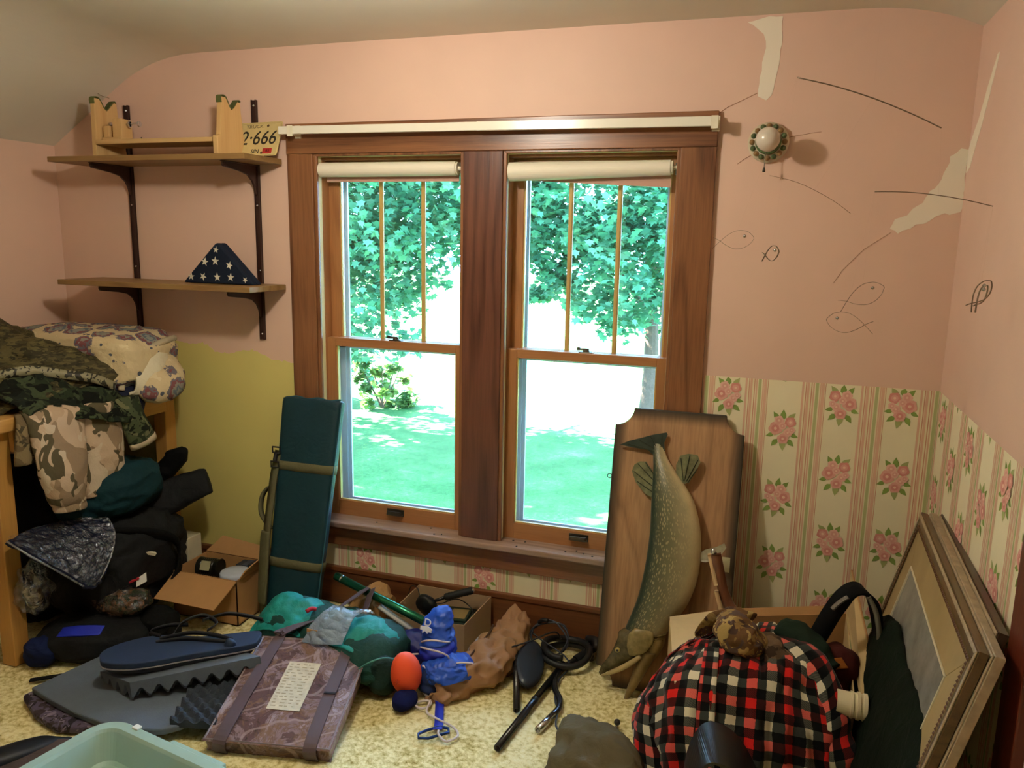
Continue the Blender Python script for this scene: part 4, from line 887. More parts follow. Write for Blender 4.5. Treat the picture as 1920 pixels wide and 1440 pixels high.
MB().loft([((-1.225, -.585, .085), (.03, .055, 0), (0, 0, .075)), ((-1.195, -.60, .082), (.025, .05, 0), (0, 0, .07)), ((-1.178, -.605, .08), (.015, .03, 0), (0, 0, .045))], 30, 6, .010, 12, 5, .008).build('end_pocket', DK, t, smooth=True)
b = MB().tube([(-1.30, -.655, .10), (-1.235, -.66, .155), (-1.19, -.62, .16), (-1.165, -.57, .12), (-1.16, -.56, .06)], .003, 6, sub=6); b.build('piping', plain('duffel_piping', '4a8f8a', .6), t)
b = MB().tube([(-1.585, -.50, .208), (-1.575, -.48, .213), (-1.56, -.47, .208)], .008, 8, sub=3); b.build('zip_pull', plain('red_toggle', 'b3263a', .5), t, smooth=True)
t = thing('zip_bag', 'crumpled clear zip bag of brown tags standing behind the cushion', 'bag', (-1.45, -.58, .15))
MB().patch([[(-1.535, -.610, .150), (-1.46, -.62, .160), (-1.372, -.605, .168)], [(-1.52, -.585, .19), (-1.45, -.60, .205), (-1.365, -.58, .205)], [(-1.49, -.55, .24), (-1.43, -.565, .245), (-1.355, -.54, .245)], [(-1.462, -.51, .262), (-1.40, -.52, .262), (-1.335, -.50, .252)]], 24, 24, .006, 16, 4, .009, cs=18).build('bag_film', clear('zip_film', .40, (.9, .95, 1, 1), .10, (.38, .48, .62, 1)), t, solid=.003)
MB().patch([[(-1.37, -.535, .245), (-1.33, -.52, .25)], [(-1.355, -.53, .262), (-1.295, -.505, .252)], [(-1.36, -.52, .27), (-1.31, -.50, .262)]], 6, 6, .004, 20, 2).build('bag_corner', clear('zip_film_corner', .4, rough=.15), t, smooth=True)
MB().box((-1.525, -.592, .165), (-1.455, -.586, .195), Matrix.Rotation(0, 4, 'Z')).build('paper_tag', plain('brown_tag', 'a8845a', .8), t)
t = thing('paper_bag', 'crumpled brown paper bag between the duffel and the back box', 'bag', (-1.46, -.26, 0))
KR = plain('kraft_paper', 'a9804f', .8, bump=.5, bscale=25, bdist=.01)
MB().loft([((-1.58, -.20, .05), (0, .06, 0), (0, 0, .045)), ((-1.50, -.22, .09), (0, .085, .01), (0, .01, .085)), ((-1.43, -.23, .105), (0, .085, .01), (0, .01, .085)), ((-1.38, -.25, .09), (0, .07, .01), (0, .02, .07))], 18, 4, .010, 9, 5, .024, 3).build('bag_paper', KR, t)
t = thing('navy_stuff_sack', 'small navy sack between the duffel and the blue throw bag', 'sack', (-1.20, -.38, 0))
MB().blob((-1.185, -.385, .07), (.085, .055, .07), None, .012, 10, 5, .012, 2.4, 30, 20, .003).build('sack_body', plain('navy_nylon', '1a1f6e', .5, bump=.3, bscale=30, bdist=.01), t, smooth=True)

# ---------------------------------------------------------------- open cardboard box by the baseboard
t = thing('cardboard_box', 'open cardboard box of fishing gear against the baseboard under the window', 'box', (-1.2, -.13, 0), 'open cardboard boxes')
B0, B1, B2, B3 = V((-1.375, -.262, 0)), V((-1.052, -.232, 0)), V((-1.01, -.040, 0)), V((-1.335, -.040, 0))
hts = (.115, .118, .160, .160); th = .004
def panel(a, c, ha, hc, m, nm='box_wall', par=None):
    d = (c-a).normalized(); nn = V((-d.y, d.x, 0))*th; up = V((0, 0, 1))
    b = MB(); b.add([a, c, c+up*hc, a+up*ha, a+nn, c+nn, c+nn+up*hc, a+nn+up*ha], [(0, 1, 2, 3), (7, 6, 5, 4), (0, 4, 5, 1), (1, 5, 6, 2), (2, 6, 7, 3), (3, 7, 4, 0)]); return b.build(nm, m, par)
BX = plain('grey_brown_card', 'a58a6a', .8, var=.06)
for (a, c, ha, hc) in ((B0, B1, .115, .118), (B1, B2, .118, .16), (B2, B3, .16, .16), (B3, B0, .16, .115)): panel(a, c, ha, hc, BX, par=t)
MB().add([B0+V((0, 0, .003)), B1+V((0, 0, .003)), B2+V((0, 0, .003)), B3+V((0, 0, .003))], [(0, 1, 2, 3)])
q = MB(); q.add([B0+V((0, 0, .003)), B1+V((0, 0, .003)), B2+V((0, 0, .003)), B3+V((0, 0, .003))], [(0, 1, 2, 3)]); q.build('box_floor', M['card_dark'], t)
t = thing('crank_handle', 'black rubber-gripped crank handle sticking out of the open box under the window', 'handle', (-1.2, -.13, .1))
MB().tube([(-1.215, -.15, .155), (-1.175, -.135, .172)], .007, 10).build('crank_arm', M['black'], t, smooth=True)
g0, g1 = V((-1.175, -.135, .172)), V((-1.062, -.115, .212)); pr = [(0, 0), (.013, 0)]
for k in range(9): pr += [(.016, .008+.0125*k), (.014, .014+.0125*k)]
MB().lathe(pr+[(.015, .118), (0, .12)], axis_m(g0, g1-g0), 16).build('grip', plain('black_rubber', '15191a', .55), t, smooth=True)
MB().lathe([(.009, .118), (.009, .125), (0, .127)], axis_m(g0, g1-g0), 12).build('end_cap', M['chrome'], t)
MB().blob((-1.245, -.155, .135), (.048, .026, .038), Matrix.Rotation(.5, 3, 'Y'), .005, 20, 3, .004, 2.4, 24, 16).build('reel_housing', plain('black_housing', '14181a', .35), t, smooth=True)
t = thing('green_tackle_box', 'dark green tackle box with a tan panel inside the open box', 'box', (-1.1, -.14, .004))
TBM = Matrix.Translation((-1.125, -.135, 0)) @ Matrix.Rotation(.12, 4, 'Z')
MB().box((-.075, -.070, .006), (.070, .070, .105), TBM).build('box_body', plain('dark_green_plastic', '15261c', .45), t, bevel=.006)
MB().box((-.062, -.06, .105), (.055, .055, .113), TBM).build('box_lid', plain('dark_green_lid', '1c3226', .4), t, bevel=.004)
MB().prism([(-.02, -.045), (.045, -.045), (.045, .035), (-.02, .035)], .113, .1142, TBM).build('tan_panel', plain('tan_label', '8f7a4c', .6), t)
t = thing('cable', 'thin dark cable looping over the rim of the open box', 'cable', (-1.3, -.12, .1))
MB().tube([(-1.36, -.10, .10), (-1.35, -.09, .168), (-1.315, -.10, .175), (-1.28, -.13, .15), (-1.22, -.10, .12), (-1.14, -.09, .15), (-1.07, -.11, .13), (-1.05, -.14, .10)], .0022, 6, sub=6).build('cord', M['black'], t, smooth=True)

# ---------------------------------------------------------------- blue throw bag, float, tan jacket
BLUE = plain('royal_blue_nylon', '1f52c4', .42, bump=.5, bscale=22, bdist=.012, spec=.5); BLUE2 = plain('deep_blue_nylon', '1b2fa8', .5, bump=.4, bscale=26, bdist=.01)
CORD = fabric('white_cord', 'd6cdd0', .8, 900, .1)
t = thing('throw_bag', 'blue nylon throw bag tied with white cord beside the orange float', 'bag', (-1.04, -.46, 0))
MB().loft([((-1.07, -.44, .09), (.05, 0, 0), (0, .045, 0)), ((-1.075, -.43, .12), (.064, 0, 0), (0, .055, .01)), ((-1.082, -.42, .155), (.060, 0, .01), (0, .052, .01)), ((-1.088, -.405, .19), (.056, 0, .01), (0, .05, .015)), ((-1.092, -.395, .222), (.052, 0, .014), (0, .044, .015)), ((-1.094, -.39, .244), (.034, 0, .012), (0, .03, .01)), ((-1.094, -.39, .25), (.012, 0, .004), (0, .012, .004))], 36, 6, .004, 14, 3, .013, cs=22).build('rolled_top', BLUE, t, smooth=True)
MB().loft([((-1.07, -.45, .115), (.062, .0, .012), (0, .055, .01)), ((-1.075, -.448, .135), (.068, 0, .010), (0, .058, .01)), ((-1.08, -.44, .150), (.058, 0, .008), (0, .05, .01))], 36, 5, .006, 15, 8, .006).build('fold', BLUE2, t, smooth=True)
MB().blob((-1.015, -.475, .062), (.098, .075, .062), Matrix.Rotation(.5, 3, 'Z'), .006, 14, 7, .012, 2.3, 44, 28, .004, cs=22).build('bag_body', BLUE, t, smooth=True)
MB().blob((-1.055, -.525, .045), (.05, .045, .045), None, .008, 16, 2, .010, 2.2, 30, 20, .004).build('bag_fold', plain('dark_navy_nylon', '142a5a', .5, bump=.4, bscale=26, bdist=.01), t, smooth=True)
MB().patch([[(-1.075, -.545, .112), (-1.01, -.55, .120), (-.945, -.50, .120)], [(-1.06, -.562, .09), (-1.00, -.572, .094), (-.93, -.51, .094)], [(-1.04, -.562, .07), (-.985, -.574, .072), (-.925, -.515, .074)]], 14, 30, .003, 24, 2, .008, cs=26).build('bag_flap', BLUE, t, smooth=True, solid=.004)
for pts in ([(-1.128, -.46, .150), (-1.10, -.482, .172), (-1.06, -.486, .182), (-1.03, -.468, .172), (-1.025, -.44, .16)], [(-1.125, -.475, .138), (-1.08, -.512, .158), (-1.04, -.515, .158), (-1.01, -.50, .140), (-1.005, -.49, .115)], [(-1.18, -.49, .105), (-1.15, -.50, .118), (-1.125, -.495, .122)], [(-1.09, -.535, .105), (-1.06, -.55, .104), (-1.035, -.555, .106)], [(-.975, -.50, .118), (-.945, -.49, .12), (-.925, -.47, .11)]):
    MB().tube(pts, .0035, 8, sub=6).build('cord', CORD, t, smooth=True)
EM = frame((-1.108, -.4455, .2185), (1, -.16, 0), (.02, .32, .95)); wh = plain('white_print', 'd5dbea', .6)
text('D', .036, EM @ Matrix.Translation((0, .004, .006)), wh, t, depth=.0015, sx=1.2)
b = MB().prism([(-.026, -.012), (-.012, -.010), (.004, -.008), (.024, -.016), (.020, -.022), (.022, -.028), (.010, -.026), (.006, -.034), (-.004, -.026), (-.014, -.036), (-.016, -.024), (-.026, -.026)], .004, .0085, EM); b.build('wolf_emblem', wh, t)
MB().ribbon([(-1.02, -.555, .02), (-1.0, -.59, .012), (-.98, -.64, .010), (-.955, -.70, .012), (-.945, -.735, .015)], (.9, .35, 0), .030, .003, 6).build('blue_strap', plain('blue_webbing', '1f2fb8', .6, bump=.3, bscale=300, bdist=.001), t, smooth=True)
cb = MB().tube([(-.985, -.795, .012), (-.995, -.775, .012), (-.975, -.745, .012), (-.945, -.715, .012), (-.915, -.715, .012), (-.905, -.735, .012), (-.925, -.755, .012), (-.955, -.785, .012)], .0048, 10, closed=True); cb.build('carabiner', plain('blue_carabiner', '203a6e', .3, .6), t, smooth=True)
MB().tube([(-1.077, -.553, .012), (-1.029, -.598, .010), (-1.039, -.636, .010), (-1.068, -.635, .010), (-1.075, -.61, .010), (-1.035, -.60, .016), (-1.021, -.652, .010), (-.969, -.682, .014), (-.901, -.704, .012), (-.872, -.739, .010), (-.895, -.778, .010), (-.928, -.765, .018), (-.936, -.747, .020)], .004, 8, sub=7).build('cord_tail', CORD, t, smooth=True)
t = thing('orange_float', 'egg-shaped bright orange foam float with a navy cover below', 'float', (-1.135, -.57, 0))
pr = [(0, -.080)]+[(.055*sin(pi*k/16)**.9*(1+.06*cos(pi*k/16)), -.080*cos(pi*k/16)) for k in range(1, 16)]+[(0, .080)]
FMx = frame((-1.136, -.575, .090), (1, 0, 0), (.05, .98, .2)); MB().lathe(pr, FMx, 32).build('float_ball', plain('orange_foam', 'ff5c34', .6, var=.04, bump=.1, bscale=120), t, smooth=True)
b = MB()
for k in range(6): a = k*pi/3+.3; b.tube([(-1.142+.002*cos(a), -.6335, .085+.002*sin(a)), (-1.142+.011*cos(a), -.632, .085+.012*sin(a))], .0012, 5)
b.build('moulding_mark', plain('float_mark', 'd8452a', .7), t, kind='stuff')
MB().blob((-1.112, -.640, .028), (.034, .05, .028), Matrix.Rotation(-.3, 3, 'Z'), .006, 20, 3, .006, 2.4, 24, 16, .003).build('float_cover', fabric('navy_knit', '141b4a', .9), t, smooth=True)
TAN = plain('tan_leather', '9c7654', .5, bump=.35, bscale=18, bdist=.01, spec=.4)
t = thing('tan_jacket', 'crumpled tan jacket on the carpet between the blue bag and the black tubes', 'jacket', (-.93, -.40, 0))
MB().loft([((-1.02, -.585, .012), (.03, -.01, 0), (0, 0, .010)), ((-.975, -.545, .03), (.05, .03, 0), (0, 0, .028)), ((-.93, -.44, .05), (.075, .0, 0), (0, 0, .05)), ((-.91, -.33, .06), (.085, .02, 0), (0, 0, .06)), ((-.885, -.22, .06), (.075, .02, 0), (0, 0, .06)), ((-.875, -.13, .07), (.05, .01, 0), (0, .02, .07)), ((-.885, -.095, .10), (.02, 0, 0), (0, .01, .05))], 40, 8, .012, 8, 6, .040, 2.2, cs=17).build('jacket_body', TAN, t, smooth=True)
MB().patch([[(-1.03, -.25, .03), (-1.0, -.35, .045), (-.985, -.44, .05)], [(-.985, -.24, .09), (-.96, -.33, .10), (-.95, -.42, .09)], [(-.94, -.22, .105), (-.915, -.30, .115), (-.905, -.39, .10)]], 14, 14, .006, 16, 3, .008).build('jacket_lining', fabric('pale_lining', 'b9b3c2', .7), t, smooth=True, solid=.004)
b = MB().tube([(-.945, -.20, .125), (-.93, -.28, .135), (-.945, -.36, .118), (-.96, -.43, .095), (-.955, -.47, .07)], .004, 6, sub=6); b.build('seam', plain('dark_seam', '4a3526', .7), t, smooth=True)
MB().patch([[(-.945, -.16, .05), (-.91, -.16, .05), (-.87, -.15, .05)], [(-.94, -.13, .10), (-.90, -.125, .12), (-.865, -.12, .10)], [(-.925, -.10, .13), (-.893, -.085, .17), (-.87, -.09, .13)]], 10, 10, .006, 18, 5, .006).build('jacket_collar', TAN, t, smooth=True, solid=.006)

# ---------------------------------------------------------------- black tubes, pad, cable and hose
BT = plain('black_gloss_tube', '16191d', .25, 0, .6)
def rod(name, label, cat, a, c, r, caps):
    a = V(a); c = V(c); t = thing(name, label, cat, a); L = (c-a).length
    MB().lathe([(r*.75, 0), (r, 0), (r, L), (r*.75, L)], axis_m(a, c-a), 18, True).build('tube', BT, t, smooth=True)
    for s0, s1, rr, m in caps: MB().lathe([(r, s0*L), (rr, s0*L+.002), (rr, s1*L-.002), (r, s1*L)], axis_m(a, c-a), 18, True).build('collar', m, t, smooth=True)
    return t
rod('capped_pole', 'short black pole with a thick cap leaning on the baseboard', 'pole', (-.90, -.045, .118), (-.735, -.542, .012), .0115, [(-.005, .13, .0185, BT), (.62, .66, .0125, M['black'])])
rod('straight_tube', 'long straight black tube lying on the carpet toward the camera', 'tube', (-.660, -.20, .016), (-.728, -.760, .014), .0125, [(.46, .49, .0135, M['black'])])
t = thing('curved_tube', 'bent black tube with a chrome end on the carpet', 'tube', (-.62, -.4, 0))
P = [(-.553, -.025, .030), (-.60, -.12, .022), (-.648, -.215, .016), (-.664, -.29, .014), (-.645, -.37, .014), (-.612, -.43, .014), (-.602, -.485, .014), (-.612, -.535, .014)]
MB().tube(P, .0115, 14, sub=6).build('tube', BT, t, smooth=True)
MB().tube([(-.571, -.06, .028), (-.60, -.12, .023), (-.62, -.16, .02)], .0165, 14, sub=4).build('foam_grip', plain('black_foam', '0f1113', .9), t, smooth=True)
a, c = V((-.609, -.525, .0145)), V((-.634, -.626, .0145)); MB().lathe([(.0085, 0), (.0118, 0), (.0118, (c-a).length), (.0085, (c-a).length)], axis_m(a, c-a), 20, True).build('chrome_end', M['chrome'], t, smooth=True)
MB().tube([a.lerp(c, .45)+V((0, 0, .011)), a.lerp(c, .45)+V((0, 0, .0125))], .003, 8).build('snap_button', M['black'], t)
t = thing('oval_pad', 'slate-coloured oval plastic pad under the capped pole', 'pad', (-.77, -.28, 0))
OM = frame((-.768, -.285, .042), (.90, .20, -.42), (-.20, .97, .12)); pr = [(0, -.016), (.8, -.016), (.97, -.010), (1, 0), (.97, .010), (.8, .016), (0, .019)]
MB().lathe(pr, OM @ Matrix.Diagonal((.056, .135, 1, 1)), 36).build('pad_shell', plain('slate_plastic', '2b3340', .35, spec=.5), t, smooth=True)
MB().lathe([(.994, -.004), (1.02, -.003), (1.02, .003), (.994, .004)], OM @ Matrix.Diagonal((.056, .135, 1, 1)), 36, True).build('pad_rim', M['black'], t, smooth=True)
t = thing('cable_coil', 'coil of thin grey cable standing over the slate oval pad', 'cable', (-.72, -.17, .03))
pts = []
for k in range(30):
    a = 2*pi*k/12+.4; r = .072+.006*sin(k*1.7); pts.append((-.725+r*cos(a)+.004*sin(k), -.165+.03*sin(a)+.008*cos(k*.9), .088+r*.82*sin(a)))
pts += [(-.655, -.20, .05), (-.632, -.225, .016), (-.648, -.30, .012), (-.632, -.42, .012), (-.60, -.50, .012), (-.585, -.58, .012), (-.538, -.633, .012), (-.505, -.655, .015)]
MB().tube(pts, .0032, 7, sub=3).build('cord', plain('grey_cable', '2d3440', .45), t, smooth=True)
b = MB().tube([(-.775, -.145, .140), (-.755, -.155, .158), (-.735, -.160, .160)], .008, 10, sub=3); b.build('plug', M['black'], t, smooth=True)
MB().tube([(-.85, -.24, .03), (-.87, -.28, .06), (-.84, -.30, .10), (-.78, -.27, .12), (-.70, -.20, .14), (-.68, -.17, .10)], .0032, 7, sub=6).build('cord', plain('black_cable', '17191c', .45), t, smooth=True)
t = thing('black_hose', 'coiled thick black hose lying by the baseboard beside the fish plaque', 'hose', (-.66, -.14, 0))
pts = [(-.66+.098*cos(2*pi*k/14+.3)*(1-.006*k), -.155+.098*sin(2*pi*k/14+.3)*(1-.004*k), .016+.0022*k+.006*sin(k)) for k in range(25)]
MB().tube(pts, .0125, 12, sub=4).build('hose_tube', plain('black_hose_rubber', '14171a', .5), t, smooth=True)
MB().tube([(-.60, -.05, .05), (-.565, -.07, .062), (-.55, -.10, .05)], .018, 12, sub=4).build('hose_end', M['black'], t, smooth=True)

# ---------------------------------------------------------------- foam pads, navy pad
SL = plain('slate_foam', '5c6672', .95, bump=.4, bscale=220, bdist=.002); SLD = plain('dark_foam', '343c46', .95, bump=.4, bscale=220, bdist=.002)
t = thing('foam_mat', 'flat grey foam mat on the carpet under the other foam pads', 'mat', (-2.0, -.9, 0))
MB().prism([(-2.33, -1.045), (-2.30, -.90), (-2.27, -.765), (-2.10, -.72), (-1.90, -.74), (-1.76, -.86), (-1.70, -.97), (-1.70, -1.04), (-1.74, -1.085), (-1.83, -1.11), (-1.95, -1.118), (-2.08, -1.105), (-2.20, -1.08)][::-1], .030, .052).build('foam_sheet', SL, t, bevel=.005)
t = thing('camo_pad', 'camouflage pad edge sticking out under the grey foam mat', 'pad', (-2.15, -.98, 0))
MB().prism([(-2.355, -1.06), (-2.33, -.93), (-2.0, -.85), (-1.92, -1.02), (-2.02, -1.135), (-2.10, -1.16), (-2.22, -1.13)][::-1], .001, .028).build('pad_body', camo('mauve_leaf_camo', ['5c5468', '2d2930', '857a8a', '40363a'], 16, .6), t, bevel=.008)
MB().ribbon([(-2.33, -.90, .02), (-2.38, -.92, .012), (-2.435, -.965, .012)], (.4, -1, 0), .022, .004, 4).build('strap_end', M['blackcloth'], t)
def eggcrate(name, label, O_, ex, ey, ez, w, h, base, amp, per, down, m, flatside=True):
    t = thing(name, label, 'foam', V(O_), 'egg-crate foam pieces'); nx, ny = int(w/per*8), int(h/per*8); a_ = V(ex).normalized(); c_ = V(ey).normalized(); n_ = a_.cross(c_).normalized(); Mx = Matrix((a_, c_, n_)).transposed().to_4x4(); Mx.translation = V(O_); s = -1 if down else 1
    vs = []
    for j in range(ny+1):
        for i in range(nx+1):
            x = w*i/nx; y = h*j/ny; z = base+amp*(.5+.5*sin(2*pi*x/per+1.2)*sin(2*pi*y/per+.6)+.25*(sin(2*pi*x/per+1.2)**2*0)); vs.append(Mx @ V((x, y, s*z)))
    k = len(vs)
    for j in range(ny+1):
        for i in range(nx+1): vs.append(Mx @ V((w*i/nx, h*j/ny, 0)))
    f = []; W_ = nx+1
    for j in range(ny):
        for i in range(nx): a = j*W_+i; f.append((a, a+1, a+W_+1, a+W_)); f.append((k+a, k+a+W_, k+a+W_+1, k+a+1))
    for i in range(nx): f.append((i, k+i, k+i+1, i+1)); a = ny*W_+i; f.append((a, a+1, k+a+1, k+a))
    for j in range(ny): a = j*W_; f.append((a, a+W_, k+a+W_, k+a)); a = j*W_+nx; f.append((a, k+a, k+a+W_, a+W_))
    b = MB(); b.add(vs, f if not down else [q[::-1] for q in f]); b.build('foam_block', m, t, smooth=False); return t
eggcrate('eggcrate_foam', 'grey egg-crate foam slab with its teeth facing down', (-1.952, -.992, .118), (.270, .185, .030), (-.215, .075, -.040), 0, .42, .215, .012, .050, .056, True, SL)
eggcrate('eggcrate_foam', 'dark egg-crate foam with its bumps facing up beside the camouflage cushion', (-1.735, -1.055, .043), (.95, .25, .0), (-.36, .93, .02), 0, .150, .36, .010, .026, .052, False, SLD)
t = thing('navy_pad', 'pointed navy foam pad tied with black cord on top of the egg-crate foam', 'pad', (-1.9, -.8, .13))
NP = frame((-1.93, -.825, .150), (.83, .54, .02), (-.52, .84, .05)); NV = plain('navy_foam', '24344f', .7, bump=.2, bscale=200, bdist=.001)
ol = [(-.225, -.005), (-.205, -.055), (-.13, -.085), (-.04, -.088), (.06, -.075), (.26, -.06), (.30, -.03), (.30, .03), (.20, .035), (.10, .04), (.0, .075), (-.09, .082), (-.17, .058), (-.215, .025)]
sp = spline([(x, y, 0) for x, y in ol+ol[:1]], 56)[:-1]
MB().prism([(q.x, q.y) for q in sp], .0, .022, NP).build('pad_top', NV, t, bevel=.004)
MB().prism([(q.x*1.004, q.y*1.01) for q in sp], -.0035, .0, NP).build('white_edge', plain('pale_sole_edge', '9a94a0', .6), t)
MB().prism([(q.x*.93, q.y*.9) for q in sp], -.022, -.0035, NP).build('pad_sole', SLD, t)
b = MB()
for pts in ([(-.05, .03, .024), (.05, .02, .030), (.14, -.01, .028), (.2, -.03, .026)], [(-.04, .05, .024), (.06, .05, .034), (.15, .02, .030), (.21, -.02, .026)], [(.0, .06, .024), (.03, .10, .05), (.10, .12, .06), (.15, .08, .045), (.12, .05, .035)], [(-.04, .065, .026), (-.08, .10, .03), (-.02, .12, .035), (.05, .10, .04)], [(.10, .10, .05), (.18, .13, .05), (.26, .11, .04), (.31, .09, .03)]):
    b = MB().ribbon([NP @ V(p) for p in pts], (.5, .3, .8), .014, .003, 6); b.build('cord_loop', plain('black_cord', '14181f', .5), t, smooth=True)
MB().blob(NP @ V((.205, -.045, .018)), (.022, .018, .028), None, .004, 30, 2, .004, 2, 18, 12).build('knot', plain('navy_knot', '22334f', .6), t, smooth=True)

# ---------------------------------------------------------------- green tray and what lies beside it
t = thing('boot_tray', 'pale green plastic tray with a raised rim at the bottom left', 'tray', (-1.65, -1.36, 0))
TG = plain('pale_green_plastic', '9db8aa', .42, var=.03, spec=.5)
e1, e2 = V((.985, -.17, 0)), V((.17, .985, 0)); W_, H_ = .56, .42; TO = V((-1.855, -1.165, 0))+e1*W_/2-e2*H_/2; TM = frame((TO.x, TO.y, 0), e1, e2)
def ring(w, h, r, z, n=8): return [TM @ V((x, y, z)) for x, y in rrect(w, h, r, n)]
secs = [ring(W_, H_, .085, .098), ring(W_, H_, .085, .122), ring(W_-.012, H_-.012, .08, .127), ring(W_-.066, H_-.066, .058, .126), ring(W_-.078, H_-.078, .052, .118), ring(W_-.13, H_-.13, .045, .045), ring(W_-.15, H_-.15, .04, .036)]
n = len(secs[0]); b = MB(); b.add([q for s in secs for q in s], [(k*n+i, k*n+(i+1) % n, (k+1)*n+(i+1) % n, (k+1)*n+i) for k in range(len(secs)-1) for i in range(n)]+[tuple((len(secs)-1)*n+i for i in range(n))])
b.build('tray_shell', TG, t, solid=.003)
q = MB().box((-.02, H_/2-.002, .104), (.20, H_/2+.016, .122), TM); q.build('grip_lip', TG, t, bevel=.003)
q = MB().box((-.165, H_/2-.016, .126), (-.14, H_/2+.004, .134), TM); q.build('white_clip', M['white'], t, bevel=.003)
t = thing('brown_disc', 'round brown pad half hidden by the green tray', 'pad', (-2.0, -1.33, 0))
MB().lathe([(0, .004), (.125, .004), (.13, .012), (.13, .040), (.122, .048), (.06, .050), (0, .050)], Matrix.Translation((-1.955, -1.335, 0)), 40).build('pad_body', fabric('brown_felt', '4f4038', .9), t, smooth=True)
t = thing('black_boot', 'black rubber boot foot on the carpet left of the brown pad', 'boot', (-2.17, -1.4, 0))
MB().loft([((-2.02, -1.20, .02), (.02, .02, 0), (0, 0, .016)), ((-2.04, -1.24, .03), (.04, .0, 0), (0, 0, .028)), ((-2.075, -1.32, .035), (.05, 0, 0), (0, 0, .034)), ((-2.12, -1.42, .04), (.05, 0, 0), (0, 0, .04)), ((-2.15, -1.52, .06), (.05, 0, 0), (0, .0, .06))], 24, 5, .004, 12, 2, 0, 2.6).build('boot_foot', plain('black_boot_rubber', '10161c', .5), t, smooth=True)
# ---------------------------------------------------------------- mounted pike
def UPm(): return V((0, .215, .975)).normalized()
FU = UPm(); FX = V((1, 0, 0)); FN = FX.cross(FU); FO = V((-.30, -.26, 0))
def fp(a, b, w=0): return FO+FX*a+FU*b+FN*w
FPM = Matrix((FX, FU, FN)).transposed().to_4x4(); FPM.translation = FO
t = thing('fish_plaque', 'mounted pike hanging head down on a notched pine plaque, leaning on the window frame', 'plaque', (-.30, -.26, 0))
x0, x1, y0, y1, nr = -.226, .236, .0, 1.022, .066
def arc(cx, cy, a0, a1, r, n=7): return [(cx+r*cos(R(a0+(a1-a0)*k/n)), cy+r*sin(R(a0+(a1-a0)*k/n))) for k in range(n+1)]
outl = arc(x0, y0, 90, 0, nr)+arc(x1, y0, 180, 90, nr)+arc(x1, y1, 270, 180, nr)+arc(x0, y1, 0, -90, nr)
outl = [(x, y) for x, y in outl]
def board_mat():
    m = NT('pine_plaque'); co = m.coord('Object', (1, .2, .15)); d = m.noise(co, 4, 3, .5, .6)
    bd = m.math('FRACT', m.math('MULTIPLY', d, 9)); base = m.ramp(bd, [(0, '8f6c4e'), (.3, 'ab8663'), (.8, 'a27c59'), (1, '8f6c4e')])
    fine = m.noise(m.coord('Object', (1, .3, .05)), 130, 2); base = m.mix(.25, base, m.ramp(fine, [(.35, '7f5a3c'), (.6, 'bd9066')]))
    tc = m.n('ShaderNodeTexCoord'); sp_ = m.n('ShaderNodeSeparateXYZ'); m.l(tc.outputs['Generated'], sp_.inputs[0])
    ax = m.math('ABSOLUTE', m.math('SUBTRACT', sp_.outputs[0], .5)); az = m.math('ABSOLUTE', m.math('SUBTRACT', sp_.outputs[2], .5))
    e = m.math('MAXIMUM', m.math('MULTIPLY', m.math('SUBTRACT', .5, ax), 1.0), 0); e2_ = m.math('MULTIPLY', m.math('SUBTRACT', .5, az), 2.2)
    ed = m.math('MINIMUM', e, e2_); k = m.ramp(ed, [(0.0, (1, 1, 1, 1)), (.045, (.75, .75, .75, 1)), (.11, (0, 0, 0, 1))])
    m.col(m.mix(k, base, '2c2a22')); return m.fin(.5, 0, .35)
MB().prism(outl, -.022, 0, FPM).build('plaque_board', board_mat(), t, bevel=.004)
def pike_mat():
    m = NT('pike_skin'); tc = m.n('ShaderNodeTexCoord'); s = m.n('ShaderNodeSeparateXYZ'); m.l(tc.outputs['UV'], s.inputs[0])
    u = s.outputs[0]; v = s.outputs[1]; wob = m.math('MULTIPLY', m.math('SUBTRACT', m.noise(m.coord(), 30, 2), .5), .05)
    uu = m.math('ADD', u, wob)
    base = m.ramp(uu, [(.0, 'd2c29a'), (.10, 'c4b48a'), (.17, '9c9270'), (.26, '6f6b4e'), (.345, '4b5038'), (.43, '223a33'), (.6, '1c3530'), (.9, 'd2c29a')])
    cb = m.n('ShaderNodeCombineXYZ'); m.l(m.math('MULTIPLY', u, 95), cb.inputs[0]); m.l(m.math('MULTIPLY', v, 62), cb.inputs[1])
    vo = m.n('ShaderNodeTexVoronoi'); vo.inputs['Scale'].default_value = 1; vo.inputs['Randomness'].default_value = .8; m.l(cb.outputs[0], vo.inputs['Vector'])
    sp_ = m.ramp(vo.outputs['Distance'], [(0, (1, 1, 1, 1)), (.30, (.8, .8, .8, 1)), (.42, (0, 0, 0, 1))])
    zone = m.ramp(uu, [(.06, (0, 0, 0, 1)), (.12, (.75, .75, .75, 1)), (.33, (.75, .75, .75, 1)), (.42, (0, 0, 0, 1))])
    m.col(m.mix(m.math('MULTIPLY', sp_, zone), base, 'b5a67c')); m.bump(vo.outputs['Distance'], .15, .003); return m.fin(.35, 0, .5, Coat__Weight=.3)
PK = pike_mat()
S = []
for b_, a_, h_, d_ in ((.922, -.072, .030, .005), (.900, -.064, .025, .010), (.875, -.057, .022, .014), (.845, -.048, .027, .020), (.80, -.028, .042, .030), (.74, -.003, .065, .041), (.68, .014, .080, .048), (.58, .028, .090, .056), (.46, .025, .094, .058), (.36, .006, .089, .057), (.29, -.022, .080, .054), (.225, -.052, .072, .050)):
    S.append((fp(a_, b_, d_*.75+.004), FX*h_, FN*d_))
MB().loft(S, 44, 6).build('fish_body', PK, t, smooth=True)
